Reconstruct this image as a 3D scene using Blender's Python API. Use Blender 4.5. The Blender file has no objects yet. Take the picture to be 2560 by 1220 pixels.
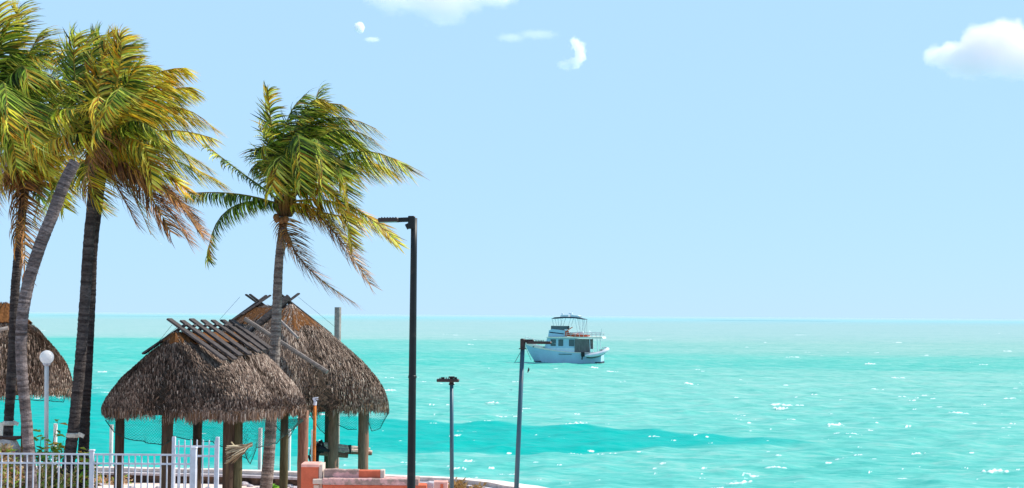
import bpy, math, random
import numpy as np
from mathutils import Vector, Matrix, noise as mnoise
R = math.radians
random.seed(7)
rng = np.random.default_rng(7)
scene = bpy.context.scene
COL = scene.collection

# ------------------------------------------------------------------ camera
F = 50.0 / 36.0 * 2560          # focal length in photograph pixels
HC = 5.5                        # eye height above the yard
PITCH = math.atan(177.5 / F)
ROLL = math.atan(19.0 / 2560)
_r = Vector((1, 0, 0)); _f = Vector((0, math.cos(PITCH), math.sin(PITCH))); _u = Vector((0, -math.sin(PITCH), math.cos(PITCH)))
RX = _r * math.cos(ROLL) + _u * math.sin(ROLL)
UX = _u * math.cos(ROLL) - _r * math.sin(ROLL)
cam_data = bpy.data.cameras.new("camera")
cam = bpy.data.objects.new("camera", cam_data); COL.objects.link(cam)
cam_data.lens = 50; cam_data.sensor_width = 36; cam_data.clip_start = 0.5; cam_data.clip_end = 60000
M = Matrix((RX, UX, -_f)).transposed().to_4x4(); M.translation = Vector((0, 0, HC))
cam.matrix_world = M
scene.camera = cam

# ------------------------------------------------------------------ light
SUN_EL, SUN_AZ = R(47), R(74)    # azimuth measured from +Y towards +X
sd = Vector((math.sin(SUN_AZ) * math.cos(SUN_EL), math.cos(SUN_AZ) * math.cos(SUN_EL), math.sin(SUN_EL)))
world = bpy.data.worlds.new("World"); scene.world = world; world.use_nodes = True
nt = world.node_tree; nt.nodes.clear()
out = nt.nodes.new("ShaderNodeOutputWorld"); bg = nt.nodes.new("ShaderNodeBackground")
sky = nt.nodes.new("ShaderNodeTexSky"); sky.sky_type = 'NISHITA'; sky.sun_disc = False
sky.sun_elevation = SUN_EL; sky.sun_rotation = SUN_AZ
sky.air_density = 1.0; sky.dust_density = 0.0; sky.ozone_density = 3.0; sky.altitude = 0
hs = nt.nodes.new("ShaderNodeMix"); hs.data_type = 'RGBA'; hs.blend_type = 'MULTIPLY'; hs.inputs[0].default_value = 1.0
hs.inputs[7].default_value = (0.74, 0.88, 1.12, 1)
nt.links.new(sky.outputs[0], hs.inputs[6])
# evened-out blue air: most of the sky is one light blue in the photograph
mx = nt.nodes.new("ShaderNodeMix"); mx.data_type = 'RGBA'; gc_ = nt.nodes.new("ShaderNodeTexCoord"); gs = nt.nodes.new("ShaderNodeSeparateXYZ"); gm = nt.nodes.new("ShaderNodeMapRange")
gm.inputs[1].default_value = .22; gm.inputs[2].default_value = .60; gm.inputs[3].default_value = .85; gm.inputs[4].default_value = .42
nt.links.new(gc_.outputs["Generated"], gs.inputs[0]); nt.links.new(gs.outputs[2], gm.inputs[0]); nt.links.new(gm.outputs[0], mx.inputs[0])
mx.inputs[7].default_value = (4.15, 6.58, 9.0, 1)
nt.links.new(hs.outputs[2], mx.inputs[6]); nt.links.new(mx.outputs[2], bg.inputs[0])
bg.inputs[1].default_value = 0.10
nt.links.new(bg.outputs[0], out.inputs[0])
sun_data = bpy.data.lights.new("sun", 'SUN'); sun_data.energy = 5.0; sun_data.angle = R(0.5); sun_data.color = (1.0, 0.94, 0.84)
sun = bpy.data.objects.new("sun", sun_data); COL.objects.link(sun)
sun.rotation_euler = (-sd).to_track_quat('-Z', 'Y').to_euler(); sun.location = (0, 0, 60)
scene.view_settings.view_transform = 'Standard'; scene.view_settings.look = 'None'
scene.view_settings.gamma = 1.0; scene.view_settings.use_curve_mapping = False
scene.view_settings.exposure = 0.32
scene.render.engine = 'CYCLES'
scene.cycles.max_bounces = 32; scene.cycles.diffuse_bounces = 4; scene.cycles.glossy_bounces = 4; scene.cycles.transparent_max_bounces = 12; scene.cycles.volume_bounces = 32

# ------------------------------------------------------------------ helpers
def at(px, py, Y):
    """the point at world depth Y that stands at (px, py) of the photograph"""
    d = _f + RX * ((px - 1280) / F) - UX * ((py - 610) / F)
    return Vector((0, 0, HC)) + d * (Y / d.y)
def gx(px, Y, z):
    """x at depth Y, height z under pixel column px"""
    a = at(px, 400, Y); b = at(px, 1200, Y)
    t = (z - a.z) / (b.z - a.z)
    return a.x + (b.x - a.x) * t
def lin(r, g, b):
    f = lambda c: (c / 255 / 12.92) if c / 255 <= 0.04045 else ((c / 255 + 0.055) / 1.055) ** 2.4
    return (f(r), f(g), f(b))

class MB:
    def __init__(s): s.v = []; s.f = []; s.c = []; s.hc = False
    def quad(s, a, b, c, d, col=None):
        n = len(s.v); s.v += [a, b, c, d]; s.f.append((n, n + 1, n + 2, n + 3)); s.c += [col or (1, 1, 1)] * 4
        if col: s.hc = True
    def add(s, vs, fs, col=None):
        n = len(s.v); s.v += [tuple(v) for v in vs]; s.f += [tuple(i + n for i in f) for f in fs]
        s.c += [col or (1, 1, 1)] * len(vs)
        if col: s.hc = True
    def box(s, c, size, rot=None, col=None, bev=0.0, taper=1.0):
        hx, hy, hz = size[0] / 2, size[1] / 2, size[2] / 2
        c = Vector(c)
        if bev <= 0:
            vs = [Vector((x * (taper if z > 0 else 1), y * (taper if z > 0 else 1), z)) for z in (-hz, hz) for x, y in ((-hx, -hy), (hx, -hy), (hx, hy), (-hx, hy))]
            fs = [(3, 2, 1, 0), (4, 5, 6, 7), (0, 1, 5, 4), (1, 2, 6, 5), (2, 3, 7, 6), (3, 0, 4, 7)]
        else:
            b = min(bev, hx * .9, hy * .9, hz * .9); vs = []; fs = []
            def ring(z, i):
                return [Vector((x, y, z)) for x, y in ((-hx + b + i, -hy + i), (hx - b - i, -hy + i), (hx - i, -hy + b + i), (hx - i, hy - b - i), (hx - b - i, hy - i), (-hx + b + i, hy - i), (-hx + i, hy - b - i), (-hx + i, -hy + b + i))]
            i_ = b * .45
            for z, i in ((-hz, i_), (-hz + b, 0), (hz - b, 0), (hz, i_)): vs += ring(z, i)
            for k in range(3):
                for j in range(8): fs.append((k * 8 + j, k * 8 + (j + 1) % 8, k * 8 + 8 + (j + 1) % 8, k * 8 + 8 + j))
            fs.append(tuple(range(7, -1, -1))); fs.append(tuple(range(24, 32)))
        if rot is not None: vs = [rot @ v for v in vs]
        s.add([v + c for v in vs], fs, col)
    def bar(s, a, b, w, h=None, col=None, up=(0, 0, 1), bev=0.0):
        a = Vector(a); b = Vector(b); d = b - a; L = d.length; d.normalize()
        u = Vector(up)
        if abs(d.dot(u)) > .98: u = Vector((0, 1, 0))
        side = d.cross(u).normalized(); u2 = side.cross(d).normalized()
        rot = Matrix((d, -side, u2)).transposed()
        s.box((a + b) / 2, (L, w, h or w), rot, col, bev)
    def tube(s, pts, rad, n=8, col=None, cap=True, cols=None, jit=0.0):
        pts = [Vector(p) for p in pts]; m = len(pts)
        if not hasattr(rad, '__len__'): rad = [rad] * m
        base = len(s.v); prev = None
        for i, p in enumerate(pts):
            t = (pts[min(i + 1, m - 1)] - pts[max(i - 1, 0)]).normalized()
            if prev is None:
                a = Vector((1, 0, 0)) if abs(t.x) < .8 else Vector((0, 1, 0))
                u = (a - t * a.dot(t)).normalized()
            else: u = (prev - t * prev.dot(t)).normalized()
            prev = u; w = t.cross(u)
            for k in range(n):
                an = 2 * math.pi * k / n; r = rad[i] * (1 + random.uniform(-jit, jit))
                s.v.append(tuple(p + (u * math.cos(an) + w * math.sin(an)) * r))
                s.c.append((cols[i] if cols else col) or (1, 1, 1))
        for i in range(m - 1):
            for k in range(n):
                a = base + i * n + k; b = base + i * n + (k + 1) % n
                s.f.append((a, b, b + n, a + n))
        if cap:
            s.f.append(tuple(base + k for k in range(n - 1, -1, -1))); s.f.append(tuple(base + (m - 1) * n + k for k in range(n)))
        if col or cols: s.hc = True
    def lathe(s, c, prof, n=20, col=None):
        c = Vector(c); base = len(s.v)
        for r, z in prof:
            for k in range(n):
                an = 2 * math.pi * k / n
                s.v.append((c.x + r * math.cos(an), c.y + r * math.sin(an), c.z + z)); s.c.append(col or (1, 1, 1))
        for i in range(len(prof) - 1):
            for k in range(n):
                a = base + i * n + k; b = base + i * n + (k + 1) % n
                s.f.append((a, b, b + n, a + n))
        s.f.append(tuple(base + k for k in range(n - 1, -1, -1))); s.f.append(tuple(base + (len(prof) - 1) * n + k for k in range(n)))
        if col: s.hc = True
    def build(s, name, material, parent=None, smooth=False, origin=None):
        me = bpy.data.meshes.new(name)
        o_ = Vector(origin) if origin is not None else (Vector(parent.location) if parent is not None and parent.parent is None and not parent.get('_abs') else Vector((0, 0, 0)))
        vs = [(v[0] - o_.x, v[1] - o_.y, v[2] - o_.z) for v in s.v]
        me.from_pydata(vs, [], s.f); me.update()
        if s.hc:
            ca = me.color_attributes.new("tint", 'FLOAT_COLOR', 'POINT')
            ca.data.foreach_set("color", np.array([(c[0], c[1], c[2], 1.0) for c in s.c], dtype=np.float32).ravel())
        if smooth: me.polygons.foreach_set("use_smooth", [True] * len(me.polygons))
        me.materials.append(material)
        o = bpy.data.objects.new(name, me); COL.objects.link(o)
        if parent is not None: o.parent = parent
        elif origin is not None: o.location = o_
        return o

def tag(o, label=None, cat=None, group=None, kind=None):
    if label: o['label'] = label
    if cat: o['category'] = cat
    if group: o['group'] = group
    if kind: o['kind'] = kind
    return o
def thing(name, loc, label, cat, group=None, rz=0):
    o = bpy.data.objects.new(name, None); COL.objects.link(o); o.location = loc; o.rotation_euler = (0, 0, rz)
    o.empty_display_size = .2
    return tag(o, label, cat, group)
def dup(root, loc, label, group=None, rz=None):
    r = root.copy(); COL.objects.link(r); r.location = loc
    if rz is not None: r.rotation_euler = (0, 0, rz)
    r['label'] = label
    if group: r['group'] = group
    for ch in list(root.children):
        c = ch.copy(); COL.objects.link(c); c.parent = r
        for g in list(ch.children):
            d = g.copy(); COL.objects.link(d); d.parent = c
    return r

def mat(name, base=(.5, .5, .5), rough=.7, var=.25, scale=6.0, stretch=(1, 1, 1), bump=0.0, bscale=None, tint=False, spec=.3,
        metal=0.0, second=None, smix=(.45, .6), sscale=3.0, trans=0.0, detail=6):
    m = bpy.data.materials.new(name); m.use_nodes = True; t = m.node_tree; t.nodes.clear(); N = t.nodes.new; L = t.links.new
    o = N("ShaderNodeOutputMaterial"); p = N("ShaderNodeBsdfPrincipled")
    p.inputs["Roughness"].default_value = rough; p.inputs["Specular IOR Level"].default_value = spec; p.inputs["Metallic"].default_value = metal
    tc = N("ShaderNodeTexCoord"); mp = N("ShaderNodeMapping"); mp.inputs["Scale"].default_value = stretch; L(tc.outputs["Object"], mp.inputs[0])
    if tint:
        a = N("ShaderNodeAttribute"); a.attribute_name = "tint"; csrc = a.outputs["Color"]
    else:
        a = N("ShaderNodeRGB"); a.outputs[0].default_value = (*base, 1); csrc = a.outputs[0]
    if second:
        n2 = N("ShaderNodeTexNoise"); n2.inputs["Scale"].default_value = sscale; n2.inputs["Detail"].default_value = 8; L(mp.outputs[0], n2.inputs[0])
        r2 = N("ShaderNodeMapRange"); r2.inputs[1].default_value = smix[0]; r2.inputs[2].default_value = smix[1]; L(n2.outputs[0], r2.inputs[0])
        mm = N("ShaderNodeMix"); mm.data_type = 'RGBA'; L(r2.outputs[0], mm.inputs[0]); L(csrc, mm.inputs[6]); mm.inputs[7].default_value = (*second, 1); csrc = mm.outputs[2]
    if var:
        n = N("ShaderNodeTexNoise"); n.inputs["Scale"].default_value = scale; n.inputs["Detail"].default_value = detail; n.inputs["Roughness"].default_value = .65; L(mp.outputs[0], n.inputs[0])
        r = N("ShaderNodeMapRange"); r.inputs[1].default_value = .3; r.inputs[2].default_value = .7; r.inputs[3].default_value = 1 - var; r.inputs[4].default_value = 1 + var; L(n.outputs[0], r.inputs[0])
        vm = N("ShaderNodeVectorMath"); vm.operation = 'SCALE'; L(csrc, vm.inputs[0]); L(r.outputs[0], vm.inputs["Scale"]); csrc = vm.outputs[0]
    L(csrc, p.inputs["Base Color"])
    if bump:
        nb = N("ShaderNodeTexNoise"); nb.inputs["Scale"].default_value = bscale or scale; nb.inputs["Detail"].default_value = 8; L(mp.outputs[0], nb.inputs[0])
        bp = N("ShaderNodeBump"); bp.inputs["Strength"].default_value = bump; bp.inputs["Distance"].default_value = .04; L(nb.outputs[0], bp.inputs["Height"]); L(bp.outputs[0], p.inputs["Normal"])
    if trans > 0:
        tr = N("ShaderNodeBsdfTranslucent"); L(csrc, tr.inputs[0]); ms = N("ShaderNodeMixShader"); ms.inputs[0].default_value = trans
        L(p.outputs[0], ms.inputs[1]); L(tr.outputs[0], ms.inputs[2]); L(ms.outputs[0], o.inputs[0])
    else: L(p.outputs[0], o.inputs[0])
    return m

MT = dict(
    leaf=mat("palm_leaf", tint=True, rough=.5, var=.22, scale=3, trans=.38, spec=.3),
    trunk=mat("palm_bark", tint=True, rough=.95, var=.55, scale=11, stretch=(1, 1, 2.6), bump=.6, bscale=16, spec=.1),
    coconut=mat("coconut", (.22, .10, .035), .7, .4, 12, bump=.3),
    thatch=mat("thatch", tint=True, rough=.9, var=.25, scale=5, spec=.15),
    under=mat("thatch_under", (.055, .04, .03), .95, .5, 9, bump=.5, spec=.05),
    mat_=mat("coir_mat", (.15, .065, .025), .95, .5, 14, stretch=(1, 1, .5), bump=.8, spec=.05),
    plank=mat("grey_plank", (.08, .068, .066), .9, .45, 9, stretch=(.5, 2, 2), bump=.6, spec=.1),
    log=mat("grey_log", (.36, .31, .28), .9, .35, 8, stretch=(1, 1, 1), bump=.5, spec=.1),
    post=mat("brown_post", (.075, .05, .036), .9, .4, 7, stretch=(3, 3, .35), bump=.7, spec=.1, second=(.13, .09, .05), smix=(.5, .68), sscale=2),
    green_post=mat("green_post", (.085, .078, .042), .9, .4, 7, stretch=(3, 3, .35), bump=.6, spec=.1),
    red_post=mat("reddish_post", (.27, .145, .10), .9, .35, 7, stretch=(3, 3, .35), bump=.6, spec=.1),
    pale_log=mat("pale_log", (.66, .54, .47), .9, .4, 8, bump=.5, spec=.1),
    plank_light=mat("plank_light", (.20, .17, .155), .9, .4, 8, bump=.5, spec=.1),
    net=mat("net", (.015, .05, .045), .8, .2, 5),
    white=mat("white_paint", (.62, .62, .68), .5, .16, 5, spec=.4),
    post_white=mat("weathered_white", (.82, .80, .77), .6, .12, 3, stretch=(1, 1, .3)),
    black=mat("black_metal", (.010, .012, .013), .45, .3, 4, spec=.3, second=(.035, .028, .024), smix=(.58, .7), sscale=3),
    brownmetal=mat("brown_metal", (.035, .022, .02), .5, .3, 6, spec=.4),
    blue=mat("blue_grey_steel", (.035, .10, .14), .45, .25, 5, stretch=(1, 1, .3), spec=.5, second=(.10, .085, .075), smix=(.6, .7), sscale=5),
    lens=mat("lamp_lens", (.16, .15, .16), .25, .2, 9, spec=.6),
    globe=mat("globe", (.96, .96, .97), .3, .01, 3, spec=.5, trans=.6),
    orange=mat("orange_stucco", (.62, .155, .085), .85, .16, 5, bump=.3, bscale=40, spec=.1),
    bare=mat("bare_stucco", (.38, .27, .24), .95, .3, 7, bump=.6, bscale=30, spec=.05, second=(.62, .38, .36), smix=(.53, .56), sscale=2.2),
    pale=mat("pale_stucco", (.62, .52, .45), .9, .15, 8, bump=.4, spec=.05),
    pink=mat("pink_stucco", (.75, .42, .36), .9, .2, 5, bump=.3, spec=.05),
    conc=mat("seawall_cap", (.76, .66, .60), .9, .28, 3, bump=.5, bscale=20, spec=.1),
    conc2=mat("seawall_ledge", (.48, .44, .47), .9, .3, 4, bump=.5, bscale=20, spec=.1),
    wall=mat("seawall_face", (.15, .095, .07), .95, .45, 3, bump=.6, bscale=15, spec=.05, second=(.05, .035, .03), sscale=2.5),
    sand=mat("sand", (.80, .64, .56), .95, .22, 1.6, bump=.5, bscale=9, spec=.05, second=(.62, .46, .38), smix=(.56, .66), sscale=2.2),
    terr=mat("paving", (.42, .38, .35), .9, .2, 2, bump=.2, spec=.1),
    rust=mat("rusty_orange", (.55, .17, .035), .8, .5, 7, stretch=(1, 1, .5), bump=.3, spec=.2, second=(.16, .05, .02), smix=(.58, .65)),
    rope=mat("black_strap", (.012, .012, .014), .6, .3, 6),
    band=mat("pale_band", (.62, .58, .50), .8, .3, 10),
    twig=mat("dry_twig", tint=True, rough=.9, var=.3, scale=10, spec=.1),
    shrub=mat("shrub_leaf", tint=True, rough=.6, var=.2, scale=8, trans=.35),
    foam=mat("foam", (.88, .92, .93), .8, .12, 2, spec=.1),
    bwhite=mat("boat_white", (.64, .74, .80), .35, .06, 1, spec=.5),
    bshaded=mat("boat_white_shaded", (.40, .58, .72), .4, .06, 1, spec=.4),  # white boat paint with its blue shade put into the colour
    glass=mat("boat_glass", (.06, .10, .12), .15, .2, 1, spec=.6),
    canvas=mat("dark_canvas", (.19, .18, .175), .9, .35, 3, stretch=(3, 3, .4)),
    navy=mat("navy_canvas", (.03, .045, .07), .85, .2, 3),
    cream=mat("boat_cream", (.80, .74, .64), .5, .06, 2),
    red=mat("boat_red", (.62, .09, .03), .5, .15, 3),
    rubber=mat("dinghy_tube", (.66, .66, .72), .5, .08, 3),
    steel=mat("rail_steel", (.55, .58, .60), .3, .05, 3, metal=.6),
    anti=mat("bottom_paint", (.04, .05, .07), .6, .2, 3),
    bird=mat("bird_feathers", (.03, .028, .026), .8, .2, 20),
)

# ------------------------------------------------------------------ land
ZS = -1.2
sea_path = []   # outer edge of the seawall, from far left to the right and back towards the viewer
for px, py in ((-700, 1150), (-300, 1157), (0, 1161), (250, 1163), (420, 1166), (560, 1168), (700, 1173), (850, 1179), (970, 1183), (1050, 1186), (1130, 1190), (1200, 1194), (1260, 1199), (1310, 1206), (1345, 1211), (1370, 1216)):
    hor = 778 + px * 19 / 2560
    D = F * (HC - .42) / (py - hor); p = at(px, py, D); sea_path.append((p.x, p.y))
lx, ly = sea_path[-1]
for dx, dy in ((.25, -.5), (.45, -1.2), (.6, -2.5), (1.2, -6), (3, -14), (6, -24), (12, -42), (14, -90)): sea_path.append((lx + dx, ly + dy))
sea_path = [(-90, sea_path[0][1] + 3)] + sea_path
def offset_path(P, d):
    o = []
    for i, (x, y) in enumerate(P):
        a = Vector(P[max(i - 1, 0)]); b = Vector(P[min(i + 1, len(P) - 1)]); t = (b - a).normalized(); n = Vector((t.y, -t.x))
        dd = d[i] if hasattr(d, '__len__') else d
        o.append((x + n.x * dd, y + n.y * dd))
    return o
def strip(P, Q, z0, z1, thick, name, m, wob=.012):
    """slab between two plan lines"""
    mb = MB(); n = len(P)
    top = []
    for i in range(n): top.append((P[i], Q[i]))
    vs = []
    for i in range(n):
        w = random.uniform(-wob, wob)
        for (x, y), z in ((P[i], z1 + w), (Q[i], z0 + w)): vs.append((x, y, z)); vs.append((x, y, z - thick))
    fs = []
    for i in range(n - 1):
        a = i * 4; b = a + 4
        fs += [(a, a + 2, b + 2, b), (a + 1, b + 1, b + 3, a + 3), (a, b, b + 1, a + 1), (a + 2, a + 3, b + 3, b + 2)]
    fs += [(0, 1, 3, 2), (4 * n - 4, 4 * n - 2, 4 * n - 1, 4 * n - 3)]
    mb.add(vs, fs); return mb
# finer path
def densify(P, st=.5):
    o = []
    for (a, b) in zip(P[:-1], P[1:]):
        L = math.hypot(b[0] - a[0], b[1] - a[1]); k = max(1, int(L / st))
        if L > 8: k = max(1, int(L / 3))
        for i in range(k): o.append((a[0] + (b[0] - a[0]) * i / k, a[1] + (b[1] - a[1]) * i / k))
    o.append(P[-1]); return o
SP = densify(sea_path)
wid = []
for x, y in SP:
    w = .38
    if x > -1.5: w = .38 + min(1, (x + 1.5) / 2.0) * .35
    wid.append(w)
SW = thing("seawall", (-12, 46, 0), "low curved concrete seawall with a pale cap and dark brown face along the water", "seawall")
cap_in = offset_path(SP, wid)
strip(SP, cap_in, .42, .42, .13, "cap", None).build("cap", MT['conc'], SW)
led_in = offset_path(SP, [w + .32 for w in wid])
strip(offset_path(SP, [w - .03 for w in wid]), led_in, .30, .30, .07, "ledge", None, .006).build("ledge", MT['conc2'], SW)
strip(offset_path(SP, .05), offset_path(SP, [w + .24 for w in wid]), .285, .225, 2.6, "wall_face", None, 0).build("wall_face", MT['wall'], SW)
# ground sheet
g_in = offset_path(SP, [w + .02 for w in wid])
mb = MB(); n = len(g_in)
vs = []
for i, (x, y) in enumerate(g_in):
    for k in range(9):
        yy = y + (-90 - y) * (k / 8) ** 1.7
        vs.append((x if i > 0 else -90, yy, 0.0 + (random.uniform(-.03, .03) if 0 < k < 8 else 0)))
# rows run from the wall back to behind the viewer; past the corner they shrink
fs = []
for i in range(n - 1):
    if g_in[i + 1][0] - g_in[i][0] < 1e-4: continue
    for k in range(8):
        a = i * 9 + k; fs.append((a, a + 1, a + 10, a + 9))
mb.add(vs, fs)
tag(mb.build("ground", MT['sand']), kind="structure", label="pale pinkish sandy ground inside the seawall")
mb = MB(); mb.box((-13, -4, .55), (34, 70.4, 1.1), bev=.04)
tag(mb.build("terrace", MT['terr']), kind="structure", label="raised paved terrace in front of the yard")

# ------------------------------------------------------------------ sea
def make_sea():
    HW = HC - ZS
    ys = [22.0]
    while ys[-1] < 700: ys.append(ys[-1] + max(.33, ys[-1] * .0042))
    while ys[-1] < 3500: ys.append(ys[-1] * 1.012)
    while ys[-1] < 30000: ys.append(ys[-1] * 1.06)
    ys = np.array(ys); 
    s = np.concatenate([-np.geomspace(1.4, .46, 70)[:-1], np.linspace(-.46, .46, 1100), np.geomspace(.46, 1.4, 70)[1:]]); nc = len(s)
    Y = np.repeat(ys[:, None], nc, 1); X = Y * s[None, :] + np.sign(s)[None, :] * 0 
    Z = np.zeros_like(X)
    r = np.random.default_rng(3)
    amp = np.clip(1.4 - Y / 900, .0, 1)
    for k in range(26):
        lam = r.uniform(1.6, 10) ; a = .012 * lam ** .65 * .55; th = r.normal(R(-70), R(32)); kx, ky = math.cos(th) * 2 * math.pi / lam, math.sin(th) * 2 * math.pi / lam
        ph = r.uniform(0, 6.28) + .9 * np.sin(X * r.uniform(.01, .05) + Y * r.uniform(.01, .04) + r.uniform(0, 6))
        f = np.sin(kx * X + ky * Y + ph)
        fade = np.clip(1.3 - Y * .0042 / (lam * .22), 0, 1)
        Z += a * (1 - 2 * np.abs(f)) * .8 * fade
    # large slow colour wobble
    def wob(sx, sy, seed, n=7):
        q = np.random.default_rng(seed); o = np.zeros_like(X)
        for k in range(n):
            o += np.sin(X * sx * q.uniform(.3, 1.6) + Y * sy * q.uniform(.3, 1.6) * q.choice([-1, 1]) + q.uniform(0, 6.28)) / n
        return o
    q = HW * F / Y; px = 1280 + X / Y * F
    nz = wob(.35, .35, 5) * 9 + wob(1.3, 1.2, 6) * 5 + wob(4, 4, 9) * 2
    qn = q + nz * np.clip(q / 250, .12, 1)
    ip = lambda xs, vs_: np.interp(px, xs, vs_)
    def sm(e0, e1, v):
        t = np.clip((v - e0) / (e1 - e0), 0, 1); return t * t * (3 - 2 * t)
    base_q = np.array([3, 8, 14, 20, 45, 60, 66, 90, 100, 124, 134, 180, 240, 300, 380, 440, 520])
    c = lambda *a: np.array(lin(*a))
    leftc = [c(205, 240, 252), c(172, 240, 248), c(176, 234, 238), c(186, 230, 230), c(186, 231, 228), c(180, 232, 226), c(96, 226, 210), c(92, 226, 212), c(80, 224, 208), c(78, 224, 208), c(116, 228, 214), c(118, 228, 216), c(110, 227, 215), c(112, 228, 216), c(104, 226, 216), c(110, 228, 218), c(110, 228, 218)]  # palest first entries, left and right, paint far haze at the horizon
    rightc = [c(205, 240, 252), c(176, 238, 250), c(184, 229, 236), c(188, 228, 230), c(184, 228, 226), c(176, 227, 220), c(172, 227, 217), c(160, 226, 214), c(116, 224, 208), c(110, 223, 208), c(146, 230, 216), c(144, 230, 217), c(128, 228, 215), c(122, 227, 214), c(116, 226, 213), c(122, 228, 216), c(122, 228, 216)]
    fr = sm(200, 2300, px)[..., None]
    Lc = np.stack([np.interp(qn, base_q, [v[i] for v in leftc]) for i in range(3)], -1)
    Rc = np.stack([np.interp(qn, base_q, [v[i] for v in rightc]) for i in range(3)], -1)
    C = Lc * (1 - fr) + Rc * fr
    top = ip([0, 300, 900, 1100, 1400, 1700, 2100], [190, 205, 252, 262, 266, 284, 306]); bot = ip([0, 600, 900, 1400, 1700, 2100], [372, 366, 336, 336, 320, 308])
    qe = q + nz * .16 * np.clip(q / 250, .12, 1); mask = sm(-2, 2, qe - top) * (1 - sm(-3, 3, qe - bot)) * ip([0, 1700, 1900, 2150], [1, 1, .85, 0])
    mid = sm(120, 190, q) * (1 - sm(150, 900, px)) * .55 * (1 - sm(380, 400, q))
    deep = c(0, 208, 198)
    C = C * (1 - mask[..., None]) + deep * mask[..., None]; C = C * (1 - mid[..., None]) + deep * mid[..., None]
    nr = len(ys)
    # breaking crests: raised, foamed patches of the surface itself
    FM = np.zeros_like(X); rr = random.Random(11); n2 = np.random.default_rng(8)
    def cap(px_, q_, w, hpx):
        Y0 = HW * F / q_; x0 = (px_ - 1280) / F * Y0; W = w / F * Y0; tot = hpx / F * Y0
        dep = min(.5 * W, max(.5, tot * F / q_ * .0 + 1.5 + Y0 * .004)); h = min(max(.03, tot - dep * q_ / F * .6), .24)
        i0, i1 = np.searchsorted(ys, [Y0 - dep * 2.2, Y0 + dep * 2.2]); j0, j1 = np.searchsorted(s, [(x0 - W) / Y0, (x0 + W) / Y0])
        if i1 - i0 < 2 or j1 - j0 < 2: return
        xx = X[i0:i1, j0:j1]; yy = Y[i0:i1, j0:j1]; sl = rr.uniform(-.35, .35); cv = rr.uniform(-.5, .8) / W
        ph = [rr.uniform(0, 6.28) for _ in range(6)]
        uu = (xx - x0) / (W * .5); yc = Y0 + sl * (xx - x0) + cv * (xx - x0) ** 2 * .5 + .22 * dep * np.sin((xx - x0) * 6 / W * 1.7 + ph[0]) + .12 * dep * np.sin((xx - x0) * 22 / W + ph[1])
        wd = dep * .5 * (.45 + .55 * np.abs(np.sin(uu * 2.3 + ph[2]))) * np.clip(1 - uu ** 2, 0, 1) ** .5 + 1e-3
        vv = (yy - yc) / wd
        m_ = np.clip(1.25 - np.sqrt(np.clip(vv, -9, 9) ** 2 * np.where(vv > 0, .35, 1.3) + uu ** 4 * .5), 0, 1) * (np.abs(uu) < 1)
        m_ *= .75 + .35 * np.sin((xx - x0) * 31 / W + ph[3]) * np.sin((yy - Y0) * 9 / dep + ph[4]) 
        m_ = np.clip(m_, 0, 1)
        FM[i0:i1, j0:j1] = np.maximum(FM[i0:i1, j0:j1], m_); Z[i0:i1, j0:j1] += h * m_ * (.8 + .4 * n2.random(m_.shape))
    for k in range(2000):
        pxk = rr.uniform(-900, 3500); qk = 9 + 470 * rr.random() ** 1.45
        if pxk < 1100 and rr.random() < .25: continue
        w = (6.5 + .028 * qk) * math.exp(rr.gauss(0, .5)); cap(pxk, qk, w, max(1.5, w * rr.uniform(.08, .13)))
        if rr.random() < .4:
            for j in range(rr.randint(1, 3)): w2 = w * rr.uniform(.3, .8); cap(pxk + rr.uniform(-1.3, 1.3) * w, qk + rr.uniform(-6, 6) * (qk / 300 + .2), w2, max(1.4, w2 * .13))
    for pxk, py, w, h in ((1233, 1004, 38, 9), (1445, 1055, 64, 9), (1955, 1008, 64, 6), (1950, 1018, 44, 8), (2000, 1012, 30, 6), (2090, 1057, 50, 8), (2295, 1128, 50, 9), (2485, 1172, 70, 9), (1850, 1200, 76, 10), (1940, 1160, 64, 6), (2395, 1028, 54, 7), (2460, 912, 36, 7), (2175, 910, 36, 8), (1532, 927, 32, 7), (1820, 1162, 50, 7), (2000, 838, 34, 5), (2245, 857, 28, 5), (1145, 1165, 50, 6), (970, 975, 50, 7), (980, 943, 34, 6), (262, 929, 30, 6), (240, 970, 34, 6), (1190, 849, 28, 5), (1485, 920, 32, 5), (2245, 943, 40, 6)):
        cap(pxk, py - 778 - pxk * 19 / 2560, w, h)
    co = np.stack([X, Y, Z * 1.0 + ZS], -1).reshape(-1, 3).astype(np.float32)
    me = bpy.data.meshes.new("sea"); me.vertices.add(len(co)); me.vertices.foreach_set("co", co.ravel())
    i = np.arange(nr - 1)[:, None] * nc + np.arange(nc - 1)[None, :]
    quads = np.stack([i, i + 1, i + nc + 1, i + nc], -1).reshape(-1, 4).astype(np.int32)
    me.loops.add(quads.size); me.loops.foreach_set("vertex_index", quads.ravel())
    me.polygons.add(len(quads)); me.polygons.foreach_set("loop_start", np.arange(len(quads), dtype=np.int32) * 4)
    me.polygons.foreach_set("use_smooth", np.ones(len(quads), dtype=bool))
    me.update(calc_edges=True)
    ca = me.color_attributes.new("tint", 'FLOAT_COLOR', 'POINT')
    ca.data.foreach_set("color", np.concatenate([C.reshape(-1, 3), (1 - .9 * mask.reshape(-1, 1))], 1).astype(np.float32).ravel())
    fa = me.attributes.new("froth", 'FLOAT', 'POINT'); fa.data.foreach_set("value", FM.astype(np.float32).ravel())
    m = bpy.data.materials.new("sea_water"); m.use_nodes = True; t = m.node_tree; t.nodes.clear(); N = t.nodes.new; L = t.links.new
    o = N("ShaderNodeOutputMaterial"); p = N("ShaderNodeBsdfPrincipled"); p.inputs["Roughness"].default_value = .42; p.inputs["Specular IOR Level"].default_value = .035; p.inputs["IOR"].default_value = 1.33
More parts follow.
